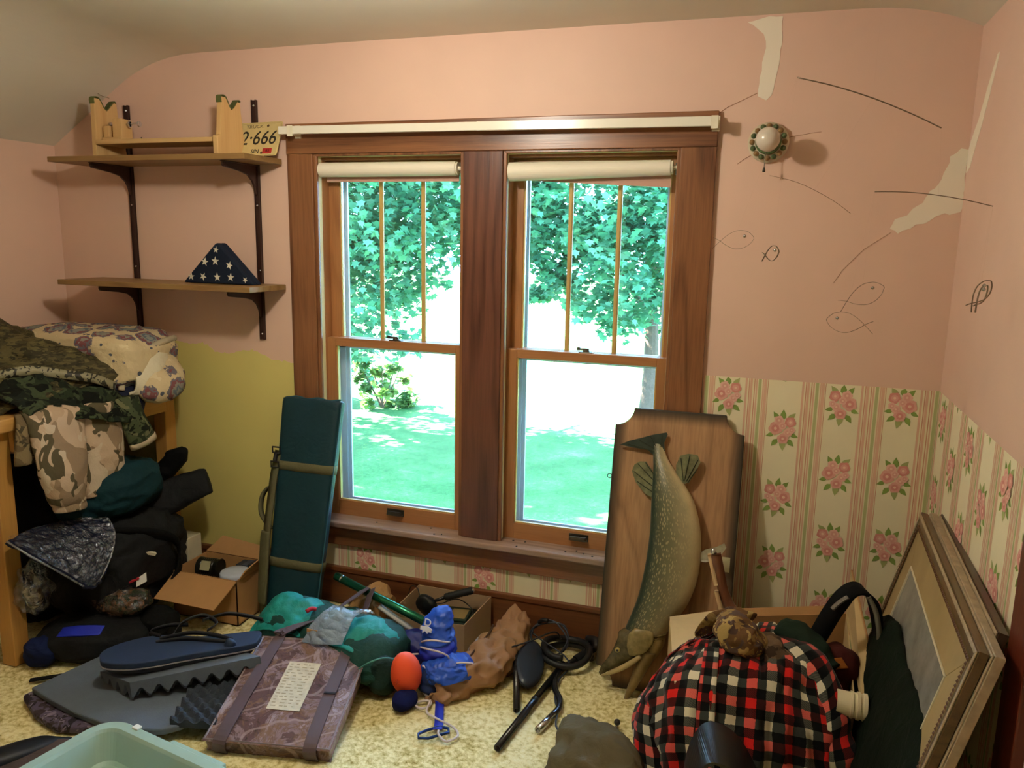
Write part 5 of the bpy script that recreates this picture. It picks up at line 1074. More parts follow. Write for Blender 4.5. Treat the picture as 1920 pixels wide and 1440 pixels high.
HD = plain('pike_head_skin', '5a5238', .25, var=.5, vscale=30, bump=.25, bscale=45, bdist=.004, spec=.5); HDD = plain('pike_dark_skin', '31382a', .3, var=.3, vscale=30)
d = V((.74, -.67, 0))
def hsec(a, b, h, dd, w): return (fp(a, b, w), (FX*d.x+FU*d.y)*h, FN*dd)
MB().loft([(fp(-.050, .232, .042), FX*.070, FN*.050), (fp(-.080, .195, .045), (FX*.95-FU*.3)*.066, FN*.049), hsec(-.108, .160, .050, .040, .046), hsec(-.135, .126, .033, .030, .046), hsec(-.162, .097, .021, .020, .046), hsec(-.186, .072, .014, .012, .046), hsec(-.197, .053, .008, .008, .05)], 36, 6).build('fish_head', HD, t, smooth=True)
MB().loft([(fp(-.050, .246, .086), FX*.030, FN*.010), (fp(-.056, .225, .092), FX*.044, FN*.010), (fp(-.062, .195, .090), FX*.044, FN*.010), (fp(-.072, .165, .086), FX*.030, FN*.009), (fp(-.082, .148, .082), FX*.014, FN*.006)], 20, 5, .003, 30, 2).build('gill_cover', plain('pike_gill_cover', '8a7a4e', .25, var=.3, vscale=40, spec=.6), t, smooth=True)
MB().tube([fp(-.055, .150, .085), fp(-.090, .118, .083), fp(-.130, .088, .078), fp(-.165, .066, .070), fp(-.190, .052, .060)], [.008, .010, .009, .006, .004], 10, sub=4).build('upper_jaw', plain('pike_lip', 'b5a070', .3, var=.2), t, smooth=True)
MB().loft([(fp(-.030, .165, .045), FX*.034, FN*.036), (fp(-.048, .115, .048), FX*.026, FN*.032), (fp(-.066, .065, .050), FX*.020, FN*.024), (fp(-.085, .015, .050), FX*.014, FN*.016), (fp(-.098, -.018, .048), FX*.008, FN*.010), (fp(-.101, -.026, .046), FX*.003, FN*.004)], 24, 5).build('lower_jaw', plain('pike_jaw', '7d6a44', .3, var=.25, vscale=25), t, smooth=True)
MB().loft([(fp(-.004, .245, .038), FX*.026, FN*.034), (fp(-.010, .195, .042), FX*.030, FN*.034), (fp(-.022, .150, .042), FX*.022, FN*.026), (fp(-.030, .125, .042), FX*.010, FN*.014)], 24, 5).build('throat', plain('pike_throat', 'a58c5a', .4, var=.2, vscale=30), t, smooth=True)
for k in range(8):
    bb_ = .225-.012*k; MB().tube([fp(-.022-.004*k, bb_, .074-.001*k), fp(.0-.004*k, bb_+.003, .078-.002*k), fp(.026-.005*k, bb_+.012, .066-.002*k)], .0022, 6, sub=3).build('gill_ray', plain('gill_ray_skin', '85703f', .4), t, smooth=True) if k < 8 else None
eye = MB().lathe([(0, -.006)]+[(.0095*sin(pi*k/8), -.0095*cos(pi*k/8)*.8) for k in range(2, 8)]+[(0, .0076)], frame(fp(-.137, .158, .083), FX, FU), 18).build('eye', plain('pike_eye', 'b3a05a', .1, spec=.8), t, smooth=True)
MB().lathe([(.0045, 0), (.004, .0012), (0, .0016)], frame(fp(-.137, .158, .0895), FX, FU), 14).build('pupil', M['black'], eye, smooth=True)
def fin(name, pts, w0, m, rays=None):
    c = MB(); k = len(pts); P = [fp(a, b, w0+w) for a, b, w in pts]
    cen = P[0]
    c.add(P+[q+FN*.004 for q in P], [tuple(range(k-1, -1, -1)), tuple(range(k, 2*k))]+[(i, (i+1) % k, k+(i+1) % k, k+i) for i in range(k)])
    f = c.build(name, m, t)
    for (a0, b0), (a1, b1) in rays or []: MB().tube([fp(a0, b0, w0+.004), fp((a0+a1)/2, (b0+b1)/2, w0+.006), fp(a1, b1, w0+.004)], .0016, 5).build('fin_ray', HDD, f)
FN1 = plain('pike_fin', '2f3a30', .4, var=.3, vscale=25); FN2 = plain('pike_fin_mottled', '6f7050', .45, var=.4, vscale=40)
fin('tail_fin', [(-.079, .858, 0), (-.095, .872, 0), (-.150, .876, 0), (-.200, .882, 0), (-.165, .900, 0), (-.124, .914, 0), (-.080, .930, 0), (-.034, .942, 0), (-.030, .935, 0), (-.040, .905, 0), (-.036, .875, 0)], .018, FN1, [((-.07, .87), (-.17, .886)), ((-.065, .875), (-.13, .905)), ((-.058, .875), (-.09, .92)), ((-.05, .878), (-.05, .93))])
fin('dorsal_fin', [(-.062, .70, 0), (-.095, .715, 0), (-.130, .752, 0), (-.147, .790, 0), (-.140, .815, 0), (-.122, .828, 0), (-.098, .830, 0), (-.075, .80, 0), (-.055, .77, 0)], .022, FN2, [((-.06, .72), (-.125, .755)), ((-.062, .74), (-.14, .79)), ((-.06, .76), (-.128, .82)), ((-.058, .775), (-.10, .826))])
fin('anal_fin', [(.030, .76, 0), (.012, .80, 0), (.010, .83, 0), (.022, .864, 0), (.050, .874, 0), (.082, .872, 0), (.093, .848, 0), (.080, .81, 0), (.060, .772, 0)], .030, FN2, [((.04, .775), (.025, .855)), ((.044, .775), (.055, .868)), ((.05, .775), (.085, .855)), ((.055, .772), (.085, .825))])
fin('pelvic_fin', [(.100, .520, 0), (.135, .548, .012), (.170, .562, .02), (.198, .580, .024), (.206, .566, .022), (.180, .520, .02), (.140, .505, .012), (.108, .505, 0)], .045, plain('pale_fin', 'a09a80', .45, var=.2, vscale=40), [((.11, .518), (.195, .572)), ((.112, .514), (.185, .545)), ((.112, .51), (.16, .515))])
MB().prism([(.192, .470), (.220, .470), (.220, .522), (.192, .522)], .0005, .0016, FPM).build('paper_label', plain('plaque_label', 'c2bd96', .6), t)
b = MB().tube([fp(-.226-.008+.008*cos(2*pi*k/10), .762+.008*sin(2*pi*k/10), -.010) for k in range(10)], .0015, 6, closed=True); b.build('screw_eye', M['bronze'], t, smooth=True)

# ---------------------------------------------------------------- big cardboard box with shirt, hat and gear
A_, B_, C_, D_ = V((-.258, -.345, 0)), V((.318, -.115, 0)), V((.300, -.66, 0)), V((-.19, -.76, 0)); H = .335
t = thing('cardboard_box', 'large cardboard box under the plaid shirt in the right corner', 'box', (.05, -.45, 0), 'open cardboard boxes')
for a, c, ha, hc, m in ((D_, C_, .30, .30, M['card_pale']), (C_, B_, H, H+.02, M['card_pale']), (B_, A_, H+.02, H+.01, M['card']), (A_, D_, H, H, M['card_pale'])): panel(a, c, ha, hc, m, par=t)
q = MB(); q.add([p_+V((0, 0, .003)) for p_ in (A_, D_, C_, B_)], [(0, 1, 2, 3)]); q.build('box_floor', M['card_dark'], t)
def flap(pts, m):
    P = [V(p_) for p_ in pts]; nn = (P[1]-P[0]).cross(P[3]-P[0]).normalized()*.004; k = MB(); k.add(P+[p_+nn for p_ in P], [(3, 2, 1, 0), (4, 5, 6, 7), (0, 1, 5, 4), (1, 2, 6, 5), (2, 3, 7, 6), (3, 0, 4, 7)]); k.build('box_flap', m, t)
flap([(-.258, -.345, .345), (-.192, -.755, .345), (-.10, -.60, .375), (-.055, -.26, .372)], plain('pale_flap', 'cdb992', .85))
flap([(.318, -.118, .355), (.318, -.655, .335), (.352, -.49, .405), (.322, -.085, .500)], M['card_pale'])
flap([(.30, -.122, .352), (-.05, -.262, .346), (-.04, -.235, .366), (.255, -.115, .372)], M['card'])
MB().tube([(.304, -.660, .003), (.316, -.655, .30), (.352, -.49, .405), (.322, -.085, .500)], .0032, 6).build('corrugated_edge', M['card'], t)
def plaid_mat():
    m = NT('buffalo_plaid'); tc = m.n('ShaderNodeTexCoord'); s = m.n('ShaderNodeSeparateXYZ'); m.l(tc.outputs['UV'], s.inputs[0]); P_ = .094
    wob = m.math('MULTIPLY', m.math('SUBTRACT', m.noise(m.coord(), 90, 2), .5), .004)
    cols = []
    for k in (0, 1):
        f = m.math('FRACT', m.math('DIVIDE', m.math('ADD', s.outputs[k], wob), P_))
        cols.append(m.ramp(f, [(0, 'd8cfb4'), (.25, '080b0b'), (.5, 'd2231f'), (.75, '080b0b')], 'CONSTANT'))
    tw = m.math('GREATER_THAN', m.math('FRACT', m.math('MULTIPLY', m.math('ADD', s.outputs[0], s.outputs[1]), 240)), .5)
    pr_ = m.mix(1.0, cols[0], cols[1], 'MULTIPLY'); gm = m.n('ShaderNodeGamma'); gm.inputs[1].default_value = .5; m.l(pr_, gm.inputs[0])
    m.col(m.mix(m.math('MULTIPLY', tw, .10), gm.outputs[0], cols[0])); m.bump(m.noise(m.coord(), 350, 2), .3, .002); return m.fin(.95, 0, .1, Sheen__Weight=.15)
PLD = plaid_mat()
t = thing('plaid_shirt', 'red, black and cream plaid flannel shirt draped over the large box', 'shirt', (0, -.65, .3))
net = [[(-.115, -.505, .395), (-.07, -.47, .405), (.03, -.46, .42), (.10, -.47, .415), (.165, -.50, .39)],
       [(-.215, -.590, .335), (-.13, -.58, .400), (.0, -.59, .435), (.11, -.58, .430), (.20, -.60, .395)],
       [(-.290, -.665, .235), (-.18, -.71, .370), (-.02, -.74, .410), (.12, -.72, .400), (.235, -.685, .34)],
       [(-.300, -.720, .12), (-.19, -.80, .26), (-.02, -.835, .29), (.13, -.81, .28), (.265, -.745, .24)],
       [(-.260, -.76, .015), (-.17, -.86, .12), (-.02, -.895, .13), (.14, -.87, .13), (.290, -.79, .10)],
       [(-.25, -.775, .006), (-.15, -.89, .03), (.0, -.93, .03), (.15, -.90, .03), (.305, -.81, .01)]]
MB().patch(net, 80, 80, .010, 6, 3, .026, (1.3, .5, .4)).build('shirt_body', PLD, t, smooth=True, solid=.006)
b = MB().loft([((.07, -.54, .430), (.05, .03, 0), (0, 0, .014)), ((.14, -.60, .428), (.045, .04, 0), (.01, 0, .022)), ((.205, -.68, .365), (.035, .03, .03), (.02, -.01, .02)), ((.245, -.75, .25), (.045, .02, .01), (.01, -.03, .005)), ((.28, -.81, .12), (.050, .02, .01), (.01, -.03, .005)), ((.30, -.84, .02), (.052, .02, 0), (.01, -.03, 0))], 28, 8, .008, 8, 5, .016, cs=10); 
for k in list(b.uv): b.uv[k] = (b.uv[k][0]*.32, b.uv[k][1])
b.build('shirt_sleeve', PLD, t, smooth=True)
b = MB().loft([((-.11, -.55, .405), (.03, .03, 0), (0, 0, .014)), ((-.195, -.62, .355), (.04, .02, .02), (-.01, 0, .02)), ((-.262, -.70, .24), (.03, -.03, .02), (-.02, -.01, .01)), ((-.25, -.785, .13), (.045, -.02, 0), (-.01, -.03, .0)), ((-.225, -.85, .03), (.05, -.02, 0), (-.01, -.03, .0))], 28, 8, .008, 8, 9, .008)
for k in list(b.uv): b.uv[k] = (b.uv[k][0]*.30+.05, b.uv[k][1]+.04)
b.build('shirt_sleeve', PLD, t, smooth=True)
b = MB().patch([[(-.12, -.60, .418), (-.08, -.60, .425)], [(-.12, -.74, .400), (-.075, -.75, .408)], [(-.12, -.835, .285), (-.07, -.845, .295)], [(-.105, -.89, .14), (-.055, -.90, .145)]], 30, 4, .002, 10, 2)
for k in list(b.uv): b.uv[k] = (b.uv[k][0]+.155, b.uv[k][1]+.02)
b.build('button_placket', PLD, t, smooth=True, solid=.006)
HC = camo('leafy_tan_camouflage', ['6b4f34', '8d7448', '4f3d36', 'a98f58', '5d4c46'], 14, .9)
t = thing('camo_hat', 'crumpled brown camouflage hunting hat on top of the plaid shirt', 'hat', (-.03, -.62, .45))
MB().blob((-.025, -.645, .476), (.076, .066, .050), Matrix.Rotation(.5, 3, 'Y'), .012, 14, 4, .010, 2.3, 40, 26).build('hat_crown', HC, t, smooth=True)
MB().patch([[(.01, -.59, 0.468), (.045, -.66, 0.463), (.05, -.70, 0.433)], [(.06, -.58, 0.460), (.085, -.64, 0.453), (.09, -.685, 0.423)], [(.105, -.575, 0.450), (.125, -.63, 0.438), (.12, -.665, 0.420)]], 12, 12, .006, 14, 2, .006).build('hat_brim', camo('brown_camo_brim', ['584636', '6e5a44', '3d3026'], 14), t, smooth=True, solid=.008)
MB().loft([((-.135, -.60, 0.443), (.02, .02, 0), (0, 0, .018)), ((-.10, -.57, 0.468), (.03, .02, 0), (0, 0, .025)), ((-.05, -.56, 0.493), (.03, .02, 0), (0, 0, .024)), ((.0, -.57, 0.493), (.02, .03, 0), (0, 0, .016))], 22, 6, .010, 18, 6, .01).build('ear_flap', HC, t, smooth=True)
t = thing('bow_limb', 'laminated wooden bow limb with a metal tip rising out of the large box', 'bow', (-.06, -.42, .4))
BWN = wood('bow_brown', '7a4c32', '5a3222', 'z', 1.5, .3, .5, 6)
MB().ribbon([(-.118, -.405, .618), (-.103, -.405, .56), (-.088, -.405, .50), (-.062, -.410, .45), (-.02, -.43, .415), (.03, -.46, .39)], [(1, .1, .1)]*3+[(1, .1, .5), (.6, .1, 1), (.3, 0, 1)], .032, .014, 8).build('limb', BWN, t, smooth=True)
for pts in ([(-.137, -.405, .615), (-.124, -.406, .565), (-.110, -.407, .515)], [(-.108, -.413, .498), (-.100, -.413, .47), (-.090, -.414, .438)]): MB().ribbon(pts, (1, 0, .2), .013, .015, 5).build('pale_lamination', plain('pale_maple', 'd9b98c', .35), t, smooth=True)
MB().lathe([(.009, 0), (.010, .006), (.007, .016), (0, .019)], axis_m((-.124, -.405, .618), (-.2, 0, 1)), 14).build('tip', M['chrome'], t, smooth=True)
t = thing('sling', 'wide black webbing sling looping up over the edge of the large box', 'sling', (.28, -.5, .4))
MB().ribbon([(.155, -.50, .36), (.195, -.50, .43), (.235, -.495, .525), (.275, -.49, .592), (.312, -.485, .600), (.345, -.48, .56), (.362, -.485, .48), (.368, -.49, .38), (.366, -.50, .30)], [(.75, -.2, -.35)]*3+[(.5, -.8, -.2)]*3+[(.3, -.9, 0)]*3, .054, .010, 7).build('webbing', M['blackcloth'], t, smooth=True)
for o, c in ((.021, 'pale'), (-.021, 'pale')): pass
MB().ribbon([(.231, -.514, .54), (.25, -.513, .565), (.270, -.512, .583)], (.6, -.5, -.35), .010, .012, 4).build('woven_label', plain('grey_label', '77736a', .8, var=.4, vscale=120), t)
MB().ribbon([(.325, -.512, .592), (.348, -.512, .55), (.364, -.514, .48), (.370, -.518, .40)], (.3, -.9, 0), .012, .012, 6).build('grey_stripe', plain('grey_webbing', '6d6a5c', .8), t, smooth=True)
t = thing('quiver', 'maroon and orange cloth quiver inside the large box below the sling', 'quiver', (.24, -.45, .3))
MB().blob((.255, -.50, .335), (.06, .06, .085), Matrix.Rotation(.3, 3, 'Y'), .008, 14, 2, .008, 2.4, 28, 20).build('quiver_body', fabric('maroon_cloth', '4a1f1c', .8), t, smooth=True)
MB().patch([[(.22, -.552, .395), (.265, -.55, .41)], [(.235, -.566, .37), (.285, -.56, .385)]], 6, 6, .004, 20, 2).build('orange_patch', fabric('orange_cloth', '9a5a24', .8), t, smooth=True, solid=.006)
t = thing('green_knit', 'dark green knit cloth bunched behind the hat in the large box', 'cloth', (.15, -.5, .4))
MB().loft([((.09, -.52, .455), (.02, .03, 0), (0, 0, .02)), ((.14, -.53, .455), (.03, .035, 0), (0, 0, .03)), ((.19, -.555, .42), (.03, .03, 0), (.01, 0, .03)), ((.235, -.58, .375), (.02, .02, 0), (.01, 0, .02))], 26, 6, .008, 16, 5, .010).build('cloth', fabric('dark_green_knit', '223026', .9, 150, .25), t, smooth=True)
t = thing('plastic_pipe', 'ribbed cream plastic pipe end poking out right of the plaid shirt', 'pipe', (.26, -.64, .3))
PA = axis_m((.205, -.700, .354), (1, .0, -.04)); pr = [(.034, .04), (.034, .075), (.037, .076), (.037, .082), (.034, .083), (.034, .092), (.038, .093), (.038, .100), (.034, .101), (.034, .108), (.037, .109), (.037, .118), (.031, .118), (.031, .04)]
MB().lathe(pr, PA, 32, True).build('pipe_tube', plain('cream_pvc', 'ddd0ac', .4, var=.03), t, smooth=False)
t = thing('green_jacket', 'dark green jacket stuffed between the large box and the picture frames', 'jacket', (.38, -.6, 0))
MB().loft([((.372, -.43, .46), (.008, 0, 0), (.01, 0, .05)), ((.352, -.47, .36), (.026, 0, 0), (.045, 0, .17)), ((.340, -.56, .28), (.034, 0, 0), (.062, 0, .255)), ((.338, -.72, .265), (.036, 0, 0), (.062, 0, .255)), ((.338, -.90, .265), (.036, 0, 0), (.062, 0, .262)), ((.335, -1.08, .262), (.034, 0, 0), (.060, 0, .262)), ((.325, -1.20, .22), (.028, 0, 0), (.05, 0, .21)), ((.310, -1.24, .14), (.012, 0, 0), (.03, 0, .12))], 30, 7, .012, 7, 4, .014).build('jacket_body', fabric('black_green_cloth', '0a160d', .8, 300, .25), t, smooth=True)

# ---------------------------------------------------------------- framed pictures
E1 = V((-.0421, -.9990, .0126)); E2 = V((.2422, .0021, .9702)); EN = E1.cross(E2)
if EN.x > 0: EN = -EN
GILT = wood('dark_gilt', '6b5230', '40301b', 'y', 2, .35, .5, 8); BEAD = plain('brown_bead', '5a3d24', .5, var=.3, vscale=150); PALE = plain('pale_frame_face', 'a8977c', .45, var=.2, vscale=30)
def art_mat():
    m = NT('faded_print'); co = m.coord(); f = m.noise(co, 9, 5, .65); g = m.noise(co, 26, 4, .8)
    c = m.ramp(f, [(.3, '74746c'), (.55, '8b8b84'), (.75, '97978f')]); k = m.ramp(g, [(.0, (1, 1, 1, 1)), (.27, (1, 1, 1, 1)), (.33, (0, 0, 0, 1))])
    m.col(m.mix(k, c, '4a4a44')); return m.fin(.25, 0, .5)
def picture(label, O_, w, h, art, mold=None):
    t = thing('picture_frame', label, 'picture', V(O_)-E2*h, 'framed pictures on the right wall')
    def q(u, v, d=0): return V(O_)+E1*u+E2*v+EN*d
    def bar4(i0, i1, d0, d1, m, nm):
        o = [(i0, -i0), (w-i0, -i0), (w-i0, -h+i0), (i0, -h+i0)]; i = [(i1, -i1), (w-i1, -i1), (w-i1, -h+i1), (i1, -h+i1)]
        for k in range(4):
            k2 = (k+1) % 4; b = MB(); pts = [o[k], o[k2], i[k2], i[k]]
            b.add([q(a, c, d0) for a, c in pts]+[q(a, c, d1) for a, c in pts], [(3, 2, 1, 0), (4, 5, 6, 7), (0, 1, 5, 4), (1, 2, 6, 5), (2, 3, 7, 6), (3, 0, 4, 7)]); b.build(nm, m, t, bevel=.0015)
    bar4(0, .034, -.020, .0, mold or GILT, 'moulding'); bar4(.004, .014, 0, .004, PALE, 'moulding_lip')
    bk = MB(); bk.add([q(.03, -.03, -.012), q(w-.03, -.03, -.012), q(w-.03, -h+.03, -.012), q(.03, -h+.03, -.012)], [(0, 1, 2, 3)]); bk.build('backing', M['card_dark'], t)
    if art:
        for e in range(2):
            n_ = int((w if e == 0 else h)/.011)
        b = MB()
        for k in range(int(w/.011)-6):
            for v in (-.040, -h+.040): b.add([q(.036+k*.011+x, v+y, .001+z) for x, y, z in ((0, -.005, 0), (.009, -.005, 0), (.009, .005, 0), (0, .005, 0), (.0045, 0, .004))], [(0, 1, 4), (1, 2, 4), (2, 3, 4), (3, 0, 4)])
        for k in range(int(h/.011)-6):
            for u in (.040, w-.040): b.add([q(u+x, -.036-k*.011-y, .001+z) for x, y, z in ((-.005, 0, 0), (.005, 0, 0), (.005, .009, 0), (-.005, .009, 0), (0, .0045, .004))], [(0, 1, 4), (1, 2, 4), (2, 3, 4), (3, 0, 4)])
        b.build('bead_edge', BEAD, t, kind='stuff')
        for (i0, i1, d, m, nm) in ((.034, .135, -.003, plain('aged_mat', 'a08a5e', .8, var=.1, vscale=6), 'mat'), (.135, .141, -.001, plain('mat_bevel', 'cfc4a4', .7), 'mat_bevel')): bar4(i0, i1, -.008, d, m, nm)
        b = MB(); b.add([q(.139, -.139, -.006), q(w-.139, -.139, -.006), q(w-.139, -h+.139, -.006), q(.139, -h+.139, -.006)], [(0, 1, 2, 3)]); b.build('print', art_mat(), t)
    return t
FT = V((.487, -.24, .784))
picture('front framed picture with beaded edge and grey print, leaning on the right wall', FT, .95, .785, True)
picture('middle frame of the three leaning on the right wall, directly behind the beaded one', FT-EN*.0255+E2*.008+E1*-.004, .965, .792, False, PALE)
picture('rearmost frame of the three, dark-ended and touching the wallpapered wall', FT-EN*.0505+E2*.018+E1*.01, .84, .80, False, wood('dark_walnut', '4a3524', '2c1f15', 'y', 2, .35, .5, 8))

# ---------------------------------------------------------------- olive cloth, black belt, knob at the front
t = thing('olive_cloth', 'crumpled olive-brown cloth on the carpet at the bottom centre right', 'cloth', (-.38, -.8, 0))
MB().loft([((-.46, -.675, .03), (.05, -.03, 0), (0, 0, .03)), ((-.435, -.71, .07), (.10, -.045, 0), (0, 0, .068)), ((-.40, -.78, .095), (.135, -.06, 0), (.0, .0, .095)), ((-.375, -.87, .10), (.15, -.06, 0), (0, 0, .10)), ((-.36, -.97, .09), (.16, -.04, 0), (0, 0, .09)), ((-.35, -1.05, .05), (.12, -.02, 0), (0, 0, .05))], 44, 8, .014, 7, 3, .026, 2.2).build('cloth_body', fabric('olive_brown_cotton', '5d543c', .85, 400, .12), t, smooth=True)
MB().loft([((-.33, -.70, .06), (.03, -.03, 0), (0, 0, .03)), ((-.28, -.72, .045), (.03, -.04, 0), (0, 0, .035)), ((-.235, -.76, .03), (.02, -.04, 0), (0, 0, .026))], 22, 5, .006, 16, 4, .008).build('cloth_fold', fabric('dark_olive_cotton', '3a3526', .85, 400, .12), t, smooth=True)
t = thing('knob', 'tiny black and chrome knob on the carpet behind the olive cloth', 'knob', (-.392, -.515, 0))
MB().lathe([(.008, .001), (.008, .012), (.004, .014), (.004, .02)], Matrix.Translation((-.392, -.515, 0)), 14).build('knob_base', M['chrome'], t, smooth=True)
MB().lathe([(0, .020), (.009, .022), (.011, .029), (.008, .036), (0, .038)], Matrix.Translation((-.392, -.515, 0)), 14).build('knob_head', M['black'], t, smooth=True)
t = thing('black_belt', 'wide stiff black belt arched in front of the plaid shirt', 'belt', (-.03, -.95, 0))
MB().ribbon([(-.135, -1.0, .0), (-.130, -1.0, .14), (-.118, -.99, .25), (-.085, -.975, .318), (-.04, -.965, .322), (.01, -.955, .28), (.055, -.95, .20), (.095, -.945, .10), (.12, -.94, .005)], (.12, -1, -.12), .15, .008, 12).build('belt_strap', plain('black_belt_vinyl', '131615', .42, spec=.6), t)

# ---------------------------------------------------------------- roller shades and curtain rod
SHD = plain('shade_vinyl', 'e4dcc8', .6, var=.02); HEM = plain('shade_hem', 'c49a88', .7, var=.03)
for (xa, xb, z, lab, tilt) in ((-1.790, -1.182, 1.864, 'white roller shade rolled up in the left window', 0.0), (-.978, -.368, 1.853, 'white roller shade rolled up askew in the right window', .016)):
    t = thing('roller_shade', lab, 'shade', ((xa+xb)/2, .012, z), 'roller shades'); L = xb-xa
    AXS = axis_m((xa, .010, z-tilt*.2), (1, 0, tilt)); r0, r1 = (.029, .027) if not tilt else (.0345, .027)
    MB().lathe([(.008, .0), (r0, .0), (r1, L-.012), (.008, L-.012)], AXS, 32).build('shade_roll', SHD, t, smooth=False)
    MB().lathe([(.012, L-.012), (.024, L-.012), (.024, L-.004), (.009, L-.003), (.009, L+.010), (0, L+.010)], AXS, 24).build('end_cap', M['ivory'], t, smooth=False)
    zz = z-.036; b = MB(); b.add([(xa+.012, .036, zz+.02), (xb-.012, .036, zz+.02), (xb-.012, .036, zz-.010-tilt*.9), (xa+.012, .036, zz-.010+tilt*.9)], [(0, 1, 2, 3)]); b.build('shade_hem', HEM, t, solid=.004)
    for x in (xa-.006, xb+.004): MB().box((x, .004, z-.018), (x+.004, .030, z+.022)).build('bracket', M['bronze'], t)
t = thing('curtain_rod', 'flat white curtain rod along the top of the window casing', 'rod', (-1.08, -.07, 2.0))
b = MB().prism([(-.014, -.005), (.014, -.005), (.016, 0), (.014, .005), (-.014, .005), (-.016, 0)], 0, 1.694, Matrix(((0, 0, 1, -1.926), (0, 1, 0, -.074), (1, 0, -.0062, 2.011), (0, 0, 0, 1)))); b.build('rod_bar', plain('white_enamel', 'e6e0d0', .25, spec=.6, var=.02), t)
b = MB().prism([(-.015, -.006), (.015, -.006), (.017, 0), (.015, .006), (-.015, .006), (-.017, 0)], 0, .85, Matrix(((0, 0, 1, -1.08), (0, 1, 0, -.0755), (1, 0, -.0062, 2.0057), (0, 0, 0, 1)))); b.build('rod_sleeve', plain('white_enamel_sleeve', 'e6e0d0', .22, spec=.6, var=.02), t)
MB().box((-.240, -.082, 1.985), (-.230, -.022, 2.015)).build('rod_return', M['ivory'], t, bevel=.002)
for x, z in ((-1.87, 2.010), (-.232, 2.0)):
    MB().box((x-.013, -.030, z-.026), (x+.013, -.022, z+.024)).box((x-.012, -.084, z-.018), (x+.012, -.028, z-.014)).box((x-.012, -.086, z-.024), (x+.012, -.082, z+.018)).build('bracket', M['ivory'], t, bevel=.001)

# ---------------------------------------------------------------- wall lamp
t = thing('wall_lamp', 'round ornate wall lamp with a bare globe bulb and pull chain', 'lamp', (-.057, 0, 1.936))
LM = frame((-.058, 0, 1.936), (1, 0, 0), (0, 0, 1)); POR = plain('aged_porcelain', 'c9bfa4', .35, spec=.6, var=.1, vscale=40)
MB().lathe([(.062, .0), (.066, .004), (.066, .012), (.058, .020), (.048, .026), (.036, .032), (.030, .045), (.026, .060), (.022, .066)], LM, 40).build('lamp_base', POR, t, smooth=True)
for k in range(16):
    a = 2*pi*k/16; M_ = LM @ Matrix.Translation((.052*cos(a), .052*sin(a), .024)); c = k % 2
    MB().lathe([(0, -.004), (.0085, -.002), (.0095, .003), (.006, .008), (0, .010)], M_, 10).build('flower_boss', [plain('boss_gold', '8a6b40', .35), plain('boss_green', '4f5f3a', .4)][c] if k < 2 else bpy.data.materials[['boss_gold', 'boss_green'][c]], t, smooth=True)
MB().lathe([(.040, .030), (.042, .034), (.036, .040), (.033, .038)], LM, 36, True).build('green_ring', plain('green_glaze', '55683f', .3), t, smooth=True)
MB().lathe([(.020, .062), (.022, .070), (.020, .082), (.014, .084)], LM, 24).build('socket', M['bronze'], t, smooth=True)
pr = [(.013, .078), (.014, .090)]+[(.0385*sin(a), .128-.0385*cos(a)) for a in [R(22+158*k/14) for k in range(14)]]+[(0, .1665)]
MB().lathe(pr, frame((-.058, 0, 1.938), (1, 0, 0), (0, -.04, 1)), 36).build('bulb', plain('opal_bulb', 'd8cdbb', .12, spec=.7, var=.02), t, smooth=True)
MB().tube([(-.062, -.052, 1.912), (-.064, -.060, 1.88), (-.065, -.062, 1.850)], .0012, 6, sub=3).build('pull_chain', M['bronze'], t)
MB().lathe([(.0015, .010), (.0045, .002), (.005, -.006), (0, -.007)], Matrix.Translation((-.065, -.062, 1.842)), 12).build('chain_bell', M['bronze'], t, smooth=True)
for pts in ([(-.155, -.001, 1.868), (-.12, -.001, 1.892), (-.02, -.001, 1.945), (.06, -.001, 1.962), (.106, -.001, 1.968)],): MB().tube(pts, .0008, 5, sub=4).build('crack_and_shadow_line', plain('fine_shadow_line', 'b5886e', .9), wall_back)  # shadow-like line painted across the wall behind the lamp

# ---------------------------------------------------------------- wire fish mobile
t = thing('fish_mobile', 'wire fish mobile hanging on thin rods in front of the right corner', 'mobile', (.25, -.55, 2.33))
WIRE = plain('mobile_wire', '85725e', .4, .7); TH = plain('mobile_thread', 'c9a890', .9)
MB().tube([(.014, -.55, 2.039), (.11, -.55, 2.013), (.209, -.55, 1.978), (.30, -.55, 1.938), (.373, -.55, 1.901)], .0016, 6, sub=4).build('rod', WIRE, t, smooth=True)
MB().tube([(.231, -.55, 1.742), (.31, -.55, 1.741), (.384, -.55, 1.733), (.45, -.55, 1.721), (.511, -.55, 1.706)], .0012, 6, sub=4).build('rod', WIRE, t, smooth=True)
MB().tube([(-.042, -.30, 1.806), (.03, -.30, 1.788), (.090, -.30, 1.762), (.15, -.30, 1.728), (.195, -.30, 1.695)], .0008, 6, sub=4).build('rod', plain('tan_shadow_wire', 'a07a60', .5, .5), t, smooth=True)  # added thin rod, stands in for a soft shadow line on the wall
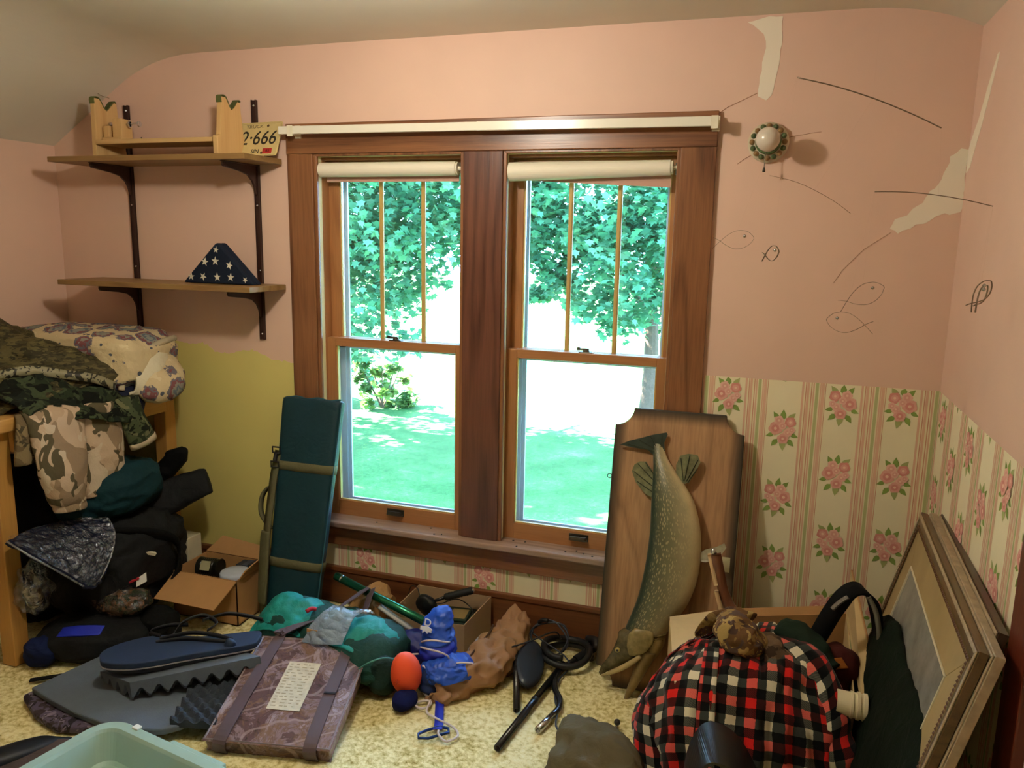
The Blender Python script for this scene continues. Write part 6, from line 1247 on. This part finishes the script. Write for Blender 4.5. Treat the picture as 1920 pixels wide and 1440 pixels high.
def wire_fish(c, half, ang, yaw, flip=1, r=.0009, flat=.0):
    ex = V((cos(yaw)*flip, sin(yaw), 0)); ez = V((0, 0, 1)); ex, ez = ex*cos(ang)+ez*sin(ang), ez*cos(ang)-ex*sin(ang)
    def q(x, y): return V(c)+ex*x*half+ez*y*half
    up_ = [(-1.05, -.42), (-.62, -.02), (-.2, .30), (.25, .46), (.7, .38), (.98, .12), (1.0, 0)]; dn = [(1.0, 0), (.8, -.25), (.45, -.44), (.05, -.46), (-.35, -.28), (-.7, -.02), (-1.0, .14)]
    side = ex.cross(ez)
    f = MB().ribbon([q(*a) for a in up_], side, .0034, r, 5).ribbon([q(*a) for a in dn], side, .0034, r, 5).build('wire_fish', WIRE, t, smooth=True)
    e = MB(); e.lathe([(0, -.0045)]+[(.0045*sin(pi*k/6), -.0045*cos(pi*k/6)) for k in range(1, 6)]+[(0, .0045)], Matrix.Translation(q(.55, .16)), 12); e.build('bead_eye', M['chrome'], f, smooth=True)
    return q(.2, .46)
tops = [wire_fish((-.122, -.55, 1.611), .055, .05, .15), wire_fish((-.020, -.55, 1.575), .044, .1, -1.05), wire_fish((.223, -.55, 1.468), .060, .38, .1), wire_fish((.200, -.55, 1.393), .060, .05, -.1, -1), wire_fish((.462, -.75, 1.492), .040, .85, .4, 1, .0016), wire_fish((.470, -.73, 1.485), .036, .75, .9, 1, .0016)]
anch = [(.014, -.55, 2.039), (.014, -.55, 2.039), (.231, -.55, 1.742), (.231, -.55, 1.742), (.511, -.55, 1.706), (.511, -.55, 1.706)]
b = MB()
for a, c in list(zip(tops, anch)): b.tube([a, c], .00009, 4)
b.tube([(.384, -.55, 1.733), (.373, -.55, 1.901)], .00009, 4); b.tube([(.205, -.55, 1.979), (.205, -.55, 2.342)], .00009, 4); b.tube([(.09, -.30, 1.763), (.205, -.55, 1.979)], .00009, 4)
b.build('thread', TH, t, kind='stuff')
# ceiling lamp that lights the room (just above the frame)
t = thing('ceiling_light', 'porcelain ceiling lamp holder that lights the room', 'lamp', (-1.15, -1.22, 2.34))
MB().lathe([(.055, 2.341), (.055, 2.325), (.040, 2.31), (.024, 2.295), (.022, 2.262)], Matrix.Translation((-1.15, -1.22, 0)), 30).build('lamp_base', POR, t, smooth=True)
